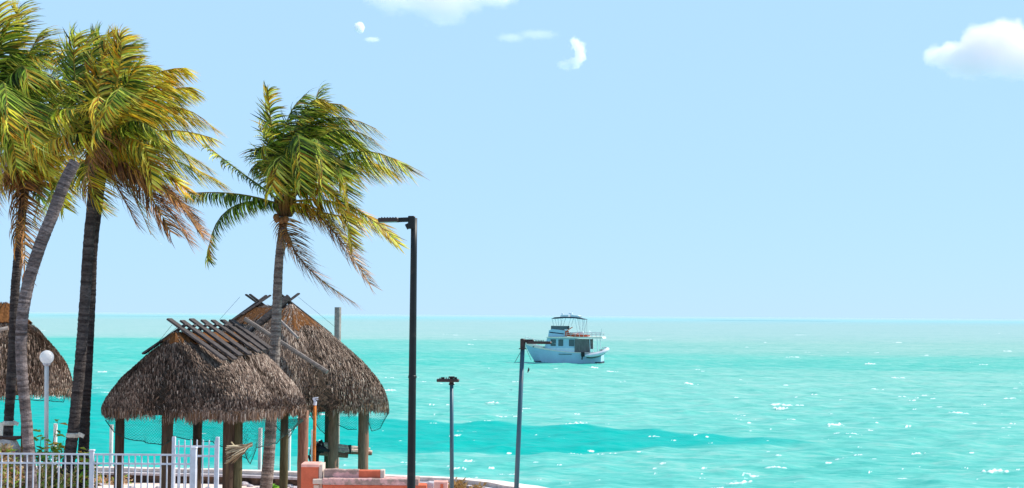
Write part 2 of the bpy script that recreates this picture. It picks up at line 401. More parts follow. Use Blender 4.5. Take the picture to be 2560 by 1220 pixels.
    a = N("ShaderNodeAttribute"); a.attribute_name = "tint"; tc = N("ShaderNodeTexCoord")
    fac = None; hts = None
    for sc, st, w in ((.035, (.5, 1.2, 1), .10), (.16, (.55, 1.6, 1), .20), (.7, (.4, 1.5, 1), .32), (2.6, (.4, 1.3, 1), .28), (7.0, (.35, 1.3, 1), .20)):
        mp = N("ShaderNodeMapping"); mp.inputs["Scale"].default_value = st; mp.inputs["Rotation"].default_value = (0, 0, R(12)); L(tc.outputs["Object"], mp.inputs[0])
        nz_ = N("ShaderNodeTexNoise"); nz_.inputs["Scale"].default_value = sc; nz_.inputs["Detail"].default_value = 5; nz_.inputs["Distortion"].default_value = .6; L(mp.outputs[0], nz_.inputs[0])
        mr = N("ShaderNodeMapRange"); mr.inputs[1].default_value = .3; mr.inputs[2].default_value = .7; mr.inputs[3].default_value = -w; mr.inputs[4].default_value = w; L(nz_.outputs[0], mr.inputs[0])
        if fac is None: fac = mr.outputs[0]
        else:
            ad = N("ShaderNodeMath"); ad.operation = 'ADD'; L(fac, ad.inputs[0]); L(mr.outputs[0], ad.inputs[1]); fac = ad.outputs[0]
    # lighter streaks pull towards pale turquoise, darker ones towards teal
    sub = N("ShaderNodeMath"); sub.operation = 'ADD'; L(fac, sub.inputs[0]); sub.inputs[1].default_value = 0.0
    pos = N("ShaderNodeMath"); pos.operation = 'MULTIPLY'; pos.use_clamp = True; L(sub.outputs[0], pos.inputs[0]); pos.inputs[1].default_value = .95
    pos2 = N("ShaderNodeMath"); pos2.operation = 'MULTIPLY'; L(pos.outputs[0], pos2.inputs[0]); L(a.outputs["Alpha"], pos2.inputs[1])
    neg = N("ShaderNodeMath"); neg.operation = 'MULTIPLY'; neg.use_clamp = True; L(sub.outputs[0], neg.inputs[0]); neg.inputs[1].default_value = -1.15
    m1 = N("ShaderNodeMix"); m1.data_type = 'RGBA'; L(pos2.outputs[0], m1.inputs[0]); L(a.outputs["Color"], m1.inputs[6]); m1.inputs[7].default_value = (.62, .92, .86, 1)
    m2 = N("ShaderNodeMix"); m2.data_type = 'RGBA'; L(neg.outputs[0], m2.inputs[0]); L(m1.outputs[2], m2.inputs[6]); m2.inputs[7].default_value = (.03, .52, .47, 1)
    sc_ = N("ShaderNodeVectorMath"); sc_.operation = 'MULTIPLY'; L(m2.outputs[2], sc_.inputs[0]); sc_.inputs[1].default_value = SEA_GAIN
    af = N("ShaderNodeAttribute"); af.attribute_name = "froth"; nf = N("ShaderNodeTexNoise"); nf.inputs["Scale"].default_value = 2.2; nf.inputs["Detail"].default_value = 6; L(tc.outputs["Object"], nf.inputs[0])
    f1 = N("ShaderNodeMath"); f1.operation = 'MULTIPLY_ADD'; L(nf.outputs[0], f1.inputs[0]); f1.inputs[1].default_value = .7; f1.inputs[2].default_value = -.46
    f2 = N("ShaderNodeMath"); f2.operation = 'ADD'; L(af.outputs["Fac"], f2.inputs[0]); L(f1.outputs[0], f2.inputs[1])
    f3 = N("ShaderNodeMapRange"); f3.interpolation_type = 'SMOOTHSTEP'; f3.inputs[1].default_value = .02; f3.inputs[2].default_value = .42; L(f2.outputs[0], f3.inputs[0])
    m4 = N("ShaderNodeMix"); m4.data_type = 'RGBA'; L(f3.outputs[0], m4.inputs[0]); L(sc_.outputs[0], m4.inputs[6]); m4.inputs[7].default_value = (.66, .75, .74, 1)
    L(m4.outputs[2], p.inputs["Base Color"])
    nb = N("ShaderNodeTexNoise"); nb.inputs["Scale"].default_value = 1.1; nb.inputs["Detail"].default_value = 6; mpb = N("ShaderNodeMapping"); mpb.inputs["Scale"].default_value = (.6, 1.4, 1)
    L(tc.outputs["Object"], mpb.inputs[0]); L(mpb.outputs[0], nb.inputs[0])
    bp = N("ShaderNodeBump"); bp.inputs["Strength"].default_value = .7; bp.inputs["Distance"].default_value = .16; L(nb.outputs[0], bp.inputs["Height"]); L(bp.outputs[0], p.inputs["Normal"])
    L(p.outputs[0], o.inputs[0])
    me.materials.append(m)
    ob = bpy.data.objects.new("sea", me); COL.objects.link(ob); tag(ob, "choppy turquoise sea with paler sandbars and a darker teal channel", kind="structure")
SEA_GAIN = (.60, .575, .565)
make_sea()

# ------------------------------------------------------------------ clouds
def cloud(label, px, py, wpx, hpx, blobs, dens, Yd=2600, tint=(1, .985, .985, 1), nscale=5.0, thr=(.0, .35), dist=.35):
    c = at(px, py, Yd); k = Yd / F; sx, sz = wpx / 2 * k, hpx / 2 * k; sy = min(sx, sz * 1.2)
    mb = MB(); mb.lathe((0, 0, 0), [(.02, -1)] + [(math.sqrt(max(0, 1 - (z / 10) ** 2)) , z / 10) for z in range(-9, 10)] + [(.02, 1)], 24)
    m = bpy.data.materials.new("cloud_vapour"); m.use_nodes = True; t = m.node_tree; t.nodes.clear(); N = t.nodes.new; L = t.links.new
    o = N("ShaderNodeOutputMaterial"); v = N("ShaderNodeVolumePrincipled"); v.inputs["Color"].default_value = tint; v.inputs["Anisotropy"].default_value = .0
    tc = N("ShaderNodeTexCoord"); nz = N("ShaderNodeTexNoise"); nz.inputs["Scale"].default_value = nscale; nz.inputs["Detail"].default_value = 6
    mp = N("ShaderNodeMapping"); mp.inputs["Scale"].default_value = (sx / sz, sy / sz, 1); mp.inputs["Location"].default_value = (px * .01, 0, py * .02)
    L(tc.outputs["Object"], mp.inputs[0]); L(mp.outputs[0], nz.inputs[0])
    off = N("ShaderNodeVectorMath"); off.operation = 'SUBTRACT'; L(nz.outputs["Color"], off.inputs[0]); off.inputs[1].default_value = (.5, .5, .5)
    sc = N("ShaderNodeVectorMath"); sc.operation = 'MULTIPLY'; L(off.outputs[0], sc.inputs[0]); sc.inputs[1].default_value = (dist * sz / sx * 2, dist * 2, dist * 2)
    ad = N("ShaderNodeVectorMath"); ad.operation = 'ADD'; L(tc.outputs["Object"], ad.inputs[0]); L(sc.outputs[0], ad.inputs[1])
    cur = None
    for bx, bz, rx, rz, w in blobs:
        sb = N("ShaderNodeVectorMath"); sb.operation = 'SUBTRACT'; L(ad.outputs[0], sb.inputs[0]); sb.inputs[1].default_value = (bx, 0, bz)
        dv = N("ShaderNodeVectorMath"); dv.operation = 'DIVIDE'; L(sb.outputs[0], dv.inputs[0]); dv.inputs[1].default_value = (rx, .85, rz)
        ln = N("ShaderNodeVectorMath"); ln.operation = 'LENGTH'; L(dv.outputs[0], ln.inputs[0])
        mr = N("ShaderNodeMapRange"); mr.inputs[1].default_value = 1; mr.inputs[2].default_value = 0; mr.inputs[3].default_value = 0; mr.inputs[4].default_value = w; L(ln.outputs["Value"], mr.inputs[0])
        if cur is None: cur = mr.outputs[0]
        else:
            mm = N("ShaderNodeMath"); mm.operation = 'MAXIMUM'; L(cur, mm.inputs[0]); L(mr.outputs[0], mm.inputs[1]); cur = mm.outputs[0]
    m3 = N("ShaderNodeMapRange"); m3.interpolation_type = 'SMOOTHSTEP'; m3.inputs[1].default_value = thr[0]; m3.inputs[2].default_value = thr[1]; m3.inputs[3].default_value = 0; m3.inputs[4].default_value = dens; L(cur, m3.inputs[0])
    L(m3.outputs[0], v.inputs["Density"]); L(v.outputs[0], o.inputs["Volume"])
    ob = mb.build("cloud", m); ob.location = c; ob.scale = (sx, sy, sz); tag(ob, label, "cloud")
    return ob
cloud("large bright white puffy cloud at the right edge of the sky", 2482, 130, 365, 185,
      [(-.50, -.12, .42, .38, 1), (-.05, .05, .42, .75, 1), (.18, .12, .35, .85, 1), (.55, -.02, .42, .62, 1), (-.27, .22, .15, .55, .8), (-.3, -.45, .4, .35, .45), (.35, -.45, .6, .35, .4), (-.80, -.12, .16, .3, .5)], .038, nscale=3.4, dist=.30, thr=(.02, .26), tint=(1, .962, .974, 1))
cloud("long white cloud cut off by the top edge of the photo", 1108, -4, 420, 165,
      [(-.55, .12, .5, .65, .8), (0, .05, .55, .8, 1), (.55, .2, .45, .5, .7), (.02, -.42, .30, .45, .8)], .034, nscale=2.6, dist=.42, thr=(.02, .4), tint=(1, .965, .975, 1))
cloud("small hook shaped wisp of cloud beside a faint streak", 1432, 140, 110, 110,
      [(.12, .58, .26, .26, .9), (.34, .30, .28, .36, 1), (.34, -.02, .26, .34, 1), (.08, -.28, .26, .26, .8), (-.32, -.42, .42, .22, .7)], .075, Yd=2300, nscale=3.2, dist=.34, thr=(.0, .35))
cloud("faint thin streak of cloud left of the hook shaped wisp", 1325, 92, 190, 60, [(-.5, -.1, .5, .45, .5), (.2, .2, .7, .5, .5)], .018, nscale=3, dist=.35)
cloud("tiny bright wisp of cloud above the right palm", 899, 69, 36, 34, [(0, 0, .8, .95, 1)], .5, Yd=1900, nscale=2, dist=.3)
cloud("tiny faint wisp of cloud just under the bright one", 930, 99, 60, 24, [(0, 0, .8, .7, .7)], .12, Yd=1700, nscale=2, dist=.3)
cloud("faint cloud at the top left corner of the photo", 25, -6, 140, 40, [(0, 0, .9, .8, .7)], .02, nscale=3, dist=.3)

# ------------------------------------------------------------------ palms
GREEN = [(.03, .065, .008), (.09, .16, .015), (.17, .26, .025), (.28, .38, .035), (.46, .50, .06)]
YELL = [(.80, .58, .06), (.88, .52, .035), (.84, .36, .025), (.72, .66, .11)]
BROWN = [(.42, .19, .06), (.26, .12, .05), (.50, .25, .08), (.16, .08, .045)]
def frond(parent, p0, p1, p2, kind='g', L0=.72, dens=1.0, wind=.85, seed=0):
    r = random.Random(seed); mb = MB()
    P0, P1, P2 = Vector(p0), Vector(p1), Vector(p2)
    bez = lambda t: P0 * (1 - t) ** 2 + P1 * 2 * t * (1 - t) + P2 * t * t
    Lr = sum((bez((i + 1) / 12) - bez(i / 12)).length for i in range(12))
    n = int(Lr / .029 * dens)
    stem = {'g': (.22, .22, .04), 'y': (.55, .36, .04), 'b': (.24, .12, .05), 'm': (.36, .30, .05)}[kind]
    tp = [bez(i / 10) for i in range(11)]
    mb.tube(tp, [.032 * (1 - i / 11) + .006 for i in range(11)], 5, cols=[stem] * 8 + [(.45, .28, .04)] * 3)
    up = Vector((0, -.15, 1)); LF = L0 * min(1.0, .35 + Lr * .27)
    clump = 0; roll = r.uniform(.1, .6) * r.choice((-1, 1)); LF *= 1.3
    for i in range(n):
        t = .10 + .90 * (i + r.random()) / n
        p = bez(t); T = (bez(min(1, t + .02)) - bez(max(0, t - .02))).normalized()
        S = T.cross(up)
        if S.length < .2: S = Vector((1, 0, 0))
        S.normalize(); Nn = S.cross(T).normalized()
        cr_, sr_ = math.cos(roll * (.4 + .6 * t)), math.sin(roll * (.4 + .6 * t)); S, Nn = S * cr_ + Nn * sr_, Nn * cr_ - S * sr_
        prof = (min(1, .45 + t * 2.2)) * (1 - max(0, t - .65) / .35 * .45)
        if i % 7 == 0: clump = r.uniform(-.14, .14)
        for side in (-1, 1):
            if r.random() < (.10 if kind == 'b' else .05): continue
            l = LF * prof * r.uniform(.8, 1.12)
            hz = 1 - abs(T.z) ** 1.5
            d = (S * side * (.80 - .3 * t) + T * (.20 + .5 * t * t + clump) + Vector((.12 * wind * 2, 0, -.72 * hz)) + Nn * r.uniform(-.12, .25) + Vector((r.uniform(-.13, .13), r.uniform(-.13, .13), r.uniform(-.13, .1)))).normalized()
            if (i // 3) % 5 == 0 and r.random() < .6: continue
            w = r.uniform(.013, .022) * (.75 if kind == 'b' else 1)
            if kind == 'g': base = r.choice(GREEN[:4] + GREEN); ptip = .22
            elif kind == 'm': base = r.choice(GREEN + YELL[3:] + YELL[:1]); ptip = .5
            elif kind == 'y': base = r.choice(YELL + YELL + GREEN[3:] + GREEN[:1]); ptip = .55
            else: base = r.choice(BROWN); ptip = .3
            tipc = base
            if t > .8 and kind != 'b' and r.random() < .55: base = r.choice(YELL)
            if r.random() < ptip: tipc = r.choice(YELL + BROWN[:2]) if kind != 'b' else r.choice(BROWN)
            bri = r.choice((.25, .5, .85, 1.15, 1.5, 1.9)); base = tuple(min(.9, z * bri) for z in base); tipc = tuple(min(.9, z * (.6 + .4 * bri)) for z in tipc)
            seg = 4; q = p.copy(); dd = d.copy(); ring = []
            grav = r.uniform(.08, .24) * (1.5 if kind == 'b' else 1)
            wax = Vector((0, 0, 1)).cross(dd)
            for sgm in range(seg + 1):
                ws = w * (1, 1.1, .9, .55, .05)[sgm]
                wa = dd.cross(Nn)
                if wa.length < .05: wa = T.copy()
                wa.normalize(); tw = (wa * .9 + T * .3).normalized()
                ring.append((q + tw * ws, q - tw * ws))
                q = q + dd * (l / seg)
                dd = (dd + Vector((wind * .26 + .02, 0, -grav)) + Vector((r.uniform(-.05, .05),) * 3)).normalized()
            b0 = len(mb.v)
            for k, (a, b) in enumerate(ring):
                fm = max(0, (k / seg - .45) / .55); cc = tuple(base[z] * (1 - fm) + tipc[z] * fm for z in range(3))
                mb.v += [tuple(a), tuple(b)]; mb.c += [cc, cc]
            mb.hc = True
            for k in range(seg): mb.f.append((b0 + 2 * k, b0 + 2 * k + 1, b0 + 2 * k + 3, b0 + 2 * k + 2))
    return mb.build("frond", MT['leaf'], parent)

def trunk(parent, pts, rads, cdark=(.10, .085, .08), clight=(.26, .23, .215), seed=1, name="trunk", capflat=False):
    r = random.Random(seed); mb = MB(); P = [Vector(p) for p in pts]
    def cr(t):
        s = t * (len(P) - 1); i = min(int(s), len(P) - 2); f = s - i
        a, b, c_, d = P[max(i - 1, 0)], P[i], P[i + 1], P[min(i + 2, len(P) - 1)]
        q = .5 * ((2 * b) + (c_ - a) * f + (2 * a - 5 * b + 4 * c_ - d) * f * f + (-a + 3 * b - 3 * c_ + d) * f ** 3)
        return q, rads[i] * (1 - f) + rads[i + 1] * f
    Lt = sum((P[i + 1] - P[i]).length for i in range(len(P) - 1)); n = int(Lt / .04)
    pp = []; rr = []; cc = []
    for i in range(n + 1):
        q, ra = cr(i / n); k = i % 3
        pp.append(q + Vector((r.uniform(-.006, .006), r.uniform(-.006, .006), 0))); rr.append(ra * (1.008, .998, .994)[k] * r.uniform(.99, 1.01))
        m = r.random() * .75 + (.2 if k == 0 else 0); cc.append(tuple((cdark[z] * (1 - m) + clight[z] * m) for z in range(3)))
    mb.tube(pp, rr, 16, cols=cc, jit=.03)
    return mb.build(name, MT['trunk'], parent)

def palm(label, Y, tr, rads, crown, specs, seed, nuts=(), group="palms leaning over the shore", extra=(), cd=None, cl=None, band=None, L0=.72):
    pts = [at(px, py, Y + dy) for px, py, dy in tr]
    b = pts[0]; zg = min(0.0, b.z)
    base = Vector((b.x + (b.x - pts[1].x) * .2, b.y, 0.0))
    if b.z > .05: pts = [base] + pts; rads = [rads[0] * 1.1] + list(rads)
    t = thing("palm_tree", pts[0], label, "palm tree", group)
    kw = {}
    if cd: kw = dict(cdark=cd, clight=cl)
    trunk(t, pts, rads, seed=seed, **kw)
    if crown is None: return t
    cx, cy = crown; c = at(cx, cy, Y)
    r = random.Random(seed)
    for i, sp in enumerate(specs):
        mx_, my_, tx, ty, kd = sp[:5]; dz = sp[5] if len(sp) > 5 else r.uniform(-1.5, 1.5)
        st = c + Vector((r.uniform(-.07, .07), r.uniform(-.07, .07), r.uniform(-.1, .1)))
        m_ = at(mx_, my_, Y + dz * .6); e = at(tx, ty, Y + dz)
        m_ = m_ * 1.6 - (st + e) * .3
        frond(t, st, m_, e, kd, seed=seed * 100 + i, L0=L0 * (sp[6] if len(sp) > 6 else r.uniform(.85, 1.1)))
    # crown shaft fibres
    mb = MB(); top = c + Vector((0, 0, .25))
    for k in range(26):
        a = r.uniform(0, 6.28); q = c + Vector((math.cos(a) * .15, math.sin(a) * .15, -.35)); e = c + Vector((math.cos(a) * r.uniform(.14, .28), math.sin(a) * .22, r.uniform(.1, .4)))
        mb.tube([q, (q + e) / 2 + Vector((math.cos(a) * .1, 0, 0)), e], [.05, .06, .03], 5, cols=[(.10, .05, .025), (.26, .14, .03), (.36, .28, .05)])
    mb.build("crownshaft", MT['leaf'], t)
    for nx, ny in nuts:
        q = at(nx, ny, Y - .25); s = .092; m2 = MB()
        m2.lathe(q, [(.01, -s * 1.2)] + [(s * math.sin(math.pi * k / 8), -s * 1.2 * math.cos(math.pi * k / 8)) for k in range(1, 8)] + [(.01, s * 1.2)], 10)
        m2.build("coconut", MT['coconut'], t, smooth=True)
    if band:
        q = at(band[0], band[1], Y); m2 = MB(); m2.lathe(q, [(band[2] + .01, -.06), (band[2] + .035, -.04), (band[2] + .04, .05), (band[2] + .01, .07)], 16)
        m2.bar(q + Vector((band[2], -.1, .05)), q + Vector((band[2] + .16, -.12, -.02)), .04, .1)
        m2.build("band", MT['band'], t)
    return t

# right palm, free standing between the huts
D_specs = [(684, 370, 670, 226, 'm', -.3, .8), (760, 360, 797, 228, 'g', .3), (700, 330, 765, 236, 'g', -.5), (740, 290, 855, 262, 'g', .5, 1.3), (745, 280, 812, 250, 'm', -.6, 1.2), (770, 290, 940, 322, 'm', .4, 1.45), (800, 320, 935, 350, 'g', -1.0, 1.4),
    (860, 365, 1018, 418, 'm', -.6, 1.5), (830, 390, 975, 425, 'y', .2, 1.4), (780, 310, 905, 370, 'g', 1.5, 1.4), (690, 400, 650, 322, 'g', -.8), (715, 360, 676, 480, 'm', -1.7), (600, 430, 515, 362, 'g', .2, .72),
    (650, 400, 645, 420, 'g', .8, .7), (600, 482, 462, 484, 'g', -.4, .7), (560, 510, 520, 650, 'g', -.5, .72), (830, 450, 880, 615, 'y', -1.2), (860, 500, 995, 608, 'y', -.3), (850, 540, 960, 560, 'y', .8),
    (800, 530, 925, 712, 'b', -.2), (730, 640, 888, 758, 'b', -.5), (790, 510, 865, 610, 'y', -.8), (745, 300, 750, 470, 'g', -2.2), (790, 310, 805, 480, 'g', -1.9), (820, 360, 870, 500, 'm', -1.6),
    (730, 320, 745, 330, 'g', 1.2), (800, 360, 850, 300, 'g', 1.4), (770, 380, 830, 420, 'g', -1.4), (660, 370, 665, 370, 'g', -1.2)]
palmD = palm("coconut palm with coconuts standing alone between the two thatched huts", 42.8,
     [(660, 1262, 0), (667, 1200, 0), (675, 1100, 0), (686, 900, 0), (692, 780, 0), (697, 660, 0), (708, 560, 0), (713, 520, 0)], [.20, .185, .175, .16, .145, .132, .12, .125],
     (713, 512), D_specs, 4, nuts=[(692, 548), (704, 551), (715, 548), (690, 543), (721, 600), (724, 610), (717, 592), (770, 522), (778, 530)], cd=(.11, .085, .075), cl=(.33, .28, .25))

C_specs = [(215, 260, 18, 312, 'm', -1.6), (190, 220, 92, 205, 'g', .9), (230, 320, 82, 372, 'y', -1.9), (320, 180, 232, 345, 'm', -2.2), (360, 250, 478, 218, 'm', .6), (330, 210, 465, 170, 'y', 1.2), (400, 250, 535, 322, 'y', .2), (370, 320, 530, 345, 'y', -.5),
    (390, 380, 560, 462, 'm', .6), (370, 400, 512, 602, 'b', -.3), (350, 420, 495, 545, 'b', .5), (300, 420, 378, 588, 'g', .7), (280, 440, 340, 560, 'b', -.4), (215, 430, 255, 520, 'y', -1.3), (170, 420, 110, 520, 'm', .8),
    (190, 250, 186, 92, 'g', .2), (240, 240, 272, 84, 'y', -.2), (280, 230, 300, 115, 'g', .4), (290, 260, 345, 165, 'm', -.6), (240, 220, 215, 100, 'g', .9), (330, 280, 430, 385, 'g', -2.0), (400, 330, 480, 420, 'm', -1.4),
    (250, 220, 240, 300, 'y', -1.9), (350, 330, 380, 470, 'y', -1.6), (220, 200, 118, 118, 'g', 1.0), (310, 400, 440, 500, 'b', -1.0), (270, 300, 200, 470, 'b', -1.5), (340, 380, 470, 480, 'y', -.8), (400, 450, 505, 585, 'b', .2), (390, 480, 470, 600, 'b', .8), (350, 450, 425, 580, 'b', -.6), (330, 260, 420, 200, 'y', -1.2), (300, 180, 300, 92, 'y', -.4)]
palm("tall palm with the pale band on its trunk, left of the front hut", 38.5,
     [(150, 1295, 0), (170, 1170, 0), (186, 1050, 0), (201, 900, 0), (213, 740, 0), (222, 600, 0), (238, 440, 0), (243, 400, 0)], [.19, .165, .150, .148, .145, .142, .14, .14], (245, 400), C_specs, 9,
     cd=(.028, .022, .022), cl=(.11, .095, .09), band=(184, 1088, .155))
C2 = [(360, 230, 485, 225, 'm', .8), (330, 190, 390, 165, 'm', .3), (380, 250, 465, 280, 'g', .6), (300, 170, 330, 110, 'g', .5), (250, 190, 250, 95, 'g', .8), (400, 290, 500, 300, 'm', 1.0), (240, 240, 130, 260, 'y', .9), (370, 320, 470, 450, 'b', .3),
      (310, 240, 370, 330, 'g', -1.6), (390, 340, 520, 420, 'm', .4), (320, 220, 420, 190, 'g', -.5), (270, 200, 190, 180, 'y', -.6)]
palm("darker palm trunk rising just behind the banded palm", 40.5,
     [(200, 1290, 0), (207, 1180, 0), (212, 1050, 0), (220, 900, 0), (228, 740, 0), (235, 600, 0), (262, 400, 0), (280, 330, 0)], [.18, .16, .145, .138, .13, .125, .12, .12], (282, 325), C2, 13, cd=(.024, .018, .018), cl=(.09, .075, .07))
A_specs = [(110, 350, 0, 365, 'm', -1.6), (90, 300, -60, 330, 'm', -1), (120, 310, 205, 335, 'y', -1.4), (150, 350, 240, 400, 'm', -.8), (60, 280, 10, 190, 'g', .4), (100, 270, 190, 230, 'm', .3), (30, 300, -80, 250, 'g', .8), (20, 400, -40, 600, 'b', -.3), (60, 420, 62, 690, 'b', -.7), (45, 380, 40, 620, 'b', -.5), (10, 420, -70, 540, 'y', .4),
    (130, 400, 160, 520, 'm', .8), (115, 430, 80, 560, 'g', .9), (70, 270, 120, 200, 'g', .8), (40, 330, -20, 470, 'y', -1.3), (90, 320, 130, 470, 'y', -1.5), (160, 380, 230, 420, 'y', .2), (50, 270, 60, 440, 'm', -2), (0, 380, -60, 430, 'y', -.8), (110, 400, 180, 480, 'y', -.6)]
palm("dark palm behind the headless leaning trunk at the left edge", 41.5,
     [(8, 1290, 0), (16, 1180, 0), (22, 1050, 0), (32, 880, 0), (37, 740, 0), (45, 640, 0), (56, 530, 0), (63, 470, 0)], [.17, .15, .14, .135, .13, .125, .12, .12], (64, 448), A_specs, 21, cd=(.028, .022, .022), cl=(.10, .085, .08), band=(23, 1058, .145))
B_specs = [(0, 150, -10, 22, 'y', -.3), (30, 130, 45, 25, 'm', .3), (40, 160, 118, 98, 'g', .4), (60, 160, 95, 90, 'm', -.5), (80, 200, 150, 205, 'g', -1.0), (70, 230, 190, 190, 'g', .7), (30, 200, 80, 360, 'g', -1.9), (10, 180, 20, 330, 'g', -2.2), (-60, 150, -70, 20, 'g', .3), (90, 260, 165, 300, 'm', -.9), (50, 150, 70, 210, 'g', -1.5),
    (60, 280, 110, 400, 'y', -1.2), (0, 170, 60, 140, 'g', 0), (-10, 150, 25, 60, 'g', -.8), (-80, 200, -170, 220, 'g', 0), (-90, 300, -150, 380, 'y', 0), (-40, 200, -50, 330, 'g', -1.6), (20, 120, 100, 150, 'g', -.2), (80, 160, 115, 210, 'm', .6), (20, 300, 40, 420, 'm', -1)]
palm("tallest palm whose crown fills the top left corner", 38.0,
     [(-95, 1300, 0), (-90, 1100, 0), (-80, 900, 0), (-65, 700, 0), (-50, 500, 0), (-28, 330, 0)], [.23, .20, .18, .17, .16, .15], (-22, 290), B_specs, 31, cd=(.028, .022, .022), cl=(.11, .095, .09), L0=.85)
t = palm("headless grey palm trunk leaning right, its crown gone", 36.0,
     [(84, 1300, 0), (76, 1180, 0), (66, 1050, 0), (55, 930, 0), (54, 820, 0), (68, 720, 0), (98, 620, 0), (130, 540, 0), (160, 460, 0), (188, 404, 0)], [.165, .145, .138, .138, .145, .154, .156, .154, .150, .142], None, [], 41, cd=(.06, .047, .045), cl=(.25, .21, .205), group=None)
t.name = "palm_stump"

# ------------------------------------------------------------------ thatched huts
TH = [(.08, .052, .041), (.16, .108, .083), (.265, .185, .145), (.375, .27, .215), (.54, .415, .33), (.76, .62, .51)]
THW = [3, 5, 6, 5, 3, 1.2]
class Hut:
    def __init__(s, label, px, Y, th, a0, b0, br, ze, zr, ex, seed, nstrip=15000, group="thatched huts on the shore", sup=3.2, shade=1.0):
        s.shade = shade
        s.c = Vector((gx(px, Y, (ze + zr) / 2), Y, 0)); s.er = Vector((math.sin(th), math.cos(th), 0)); s.ec = Vector((math.cos(th), -math.sin(th), 0))
        s.a0, s.b0, s.br, s.ze, s.zr, s.ex, s.sup = a0, b0, br, ze, zr, ex, sup
        s.r = random.Random(seed); s.t = thing("thatched_hut", s.c, label, "hut", group)
        s.roof(nstrip)
    def W(s, a, b, z): return s.c + s.ec * a + s.er * b + Vector((0, 0, z))
    def S(s, u, t, lift=0.0):
        """roof surface: u round the eave 0..1, t up the slope 0..1"""
        an = 2 * math.pi * u; ca, sa = math.cos(an), math.sin(an); e = 2 / s.sup
        ux = math.copysign(abs(ca) ** e, ca); uy = math.copysign(abs(sa) ** e, sa)
        g = max(0.0, 1 - max(0, t) ** s.ex)
        if t < 0: g = 1 + t * .12
        a = s.a0 * g * ux; b = (s.br + (s.b0 - s.br) * g) * uy
        z = s.ze + (s.zr - s.ze) * t
        return s.W(a, b, z) + (Vector((0, 0, lift * .7)) + (s.ec * ux + s.er * uy).normalized() * lift * .7)
    def roof(s, n):
        mb = MB(); nu, ntt = 72, 14; r = s.r
        for j in range(ntt + 1):
            for i in range(nu): mb.v.append(tuple(s.S(i / nu, j / ntt))); mb.c.append((.05, .04, .03))
        for j in range(ntt):
            for i in range(nu): mb.f.append((j * nu + i, j * nu + (i + 1) % nu, (j + 1) * nu + (i + 1) % nu, (j + 1) * nu + i))
        mb.f.append(tuple(range(nu - 1, -1, -1)))
        rf = mb.build("roof", MT['under'], s.t)
        mb = MB()
        for k in range(n):
            u = r.random(); edge = k < n * .11
            t = r.uniform(-.015, .05) if edge else r.random() ** 1.25
            p = s.S(u, t, r.uniform(.03, .10) + .05 * mnoise.noise(s.S(u, t) * 1.3)); q = s.S(u + r.uniform(-.004, .004), t - .06)
            d = (q - p).normalized(); side = d.cross(Vector((0, 0, 1)))
            if side.length < .1: side = s.ec.copy()
            side.normalize(); nn = side.cross(d).normalized()
            if nn.z < 0: nn = -nn
            if edge: d = (d * .5 + Vector((0, 0, -1)) * r.uniform(.7, 1.3)).normalized(); nn = (p - s.c); nn.z = 0; nn.normalize()
            l = r.uniform(.10, .24) * (1 + .9 * mnoise.noise(p * 4)) if edge else r.uniform(.09, .28); w = r.uniform(.005, .013)
            side = (side + d * r.uniform(-.35, .35)).normalized()
            clump = mnoise.noise(p * 2.2) * .45 + mnoise.noise(p * .8) * .45 + .5; cidx = r.choices(range(6), THW)[0]; c = Vector(TH[cidx]) * (.75 + .5 * clump) * s.shade
            if edge and r.random() < .3: c = Vector((.20, .11, .06)) * r.uniform(.5, 1.2)
            k1 = r.uniform(.0, .05); d1 = (d * .97 + nn * r.uniform(-.05, .16)).normalized(); d2 = (d1 + nn * r.uniform(-.1, .22) + Vector((0, 0, -.15)) + side * r.uniform(-.2, .2)).normalized()
            p1 = p + d1 * l * .6; p2 = p1 + d2 * l * .4; ct = tuple(c)
            b0 = len(mb.v); mb.v += [tuple(p + side * w), tuple(p - side * w), tuple(p1 + side * w * .9), tuple(p1 - side * w * .9), tuple(p2 + side * w * .35), tuple(p2 - side * w * .35)]
            mb.c += [ct] * 6; mb.f += [(b0, b0 + 1, b0 + 3, b0 + 2), (b0 + 2, b0 + 3, b0 + 5, b0 + 4)]
        mb.hc = True
        mb.build("thatch", MT['thatch'], rf, origin=s.c)
    def post(s, px, Y, r0, m, label=None, zt=None, zb=0.0, lean=0):
        z1 = zt or s.ze + .22; x = gx(px, Y, 1.6); mb = MB(); n = 9
        pts = [Vector((x + lean * (i / n), Y, zb + (z1 - zb) * i / n)) for i in range(n + 1)]
        mb.tube(pts, [r0 * s.r.uniform(.96, 1.04) for _ in pts], 14, jit=.02)
        o = mb.build("post", m, s.t, smooth=True)
        if label: o['label'] = label
        return o
    def coir(s, u0, u1, t0, t1, nu=24, droop=0.05, ragged=.06, lift=.12):
        mb = MB(); nt_ = 7; r = s.r
        rag = [r.uniform(0, ragged) for _ in range(nu + 1)]
        for layer in (0, 1):
            for i in range(nu + 1):
                for j in range(nt_ + 1):
                    tt = t0 - rag[i] + (t1 - t0 + rag[i]) * j / nt_
                    mb.v.append(tuple(s.S(u0 + (u1 - u0) * i / nu, tt, lift - layer * .03 + .02 * math.sin(i * 1.7)))); mb.c.append((1, 1, 1))
        st = nt_ + 1; tot = (nu + 1) * st
        for layer in (0, 1):
            for i in range(nu):
                for j in range(nt_):
                    a = layer * tot + i * st + j; mb.f.append((a, a + st, a + st + 1, a + 1))
        for i in range(nu): a = i * st; mb.f.append((a, a + st, a + st + tot, a + tot))
        return mb.build("ridge_mat", MT['mat_'], s.t)
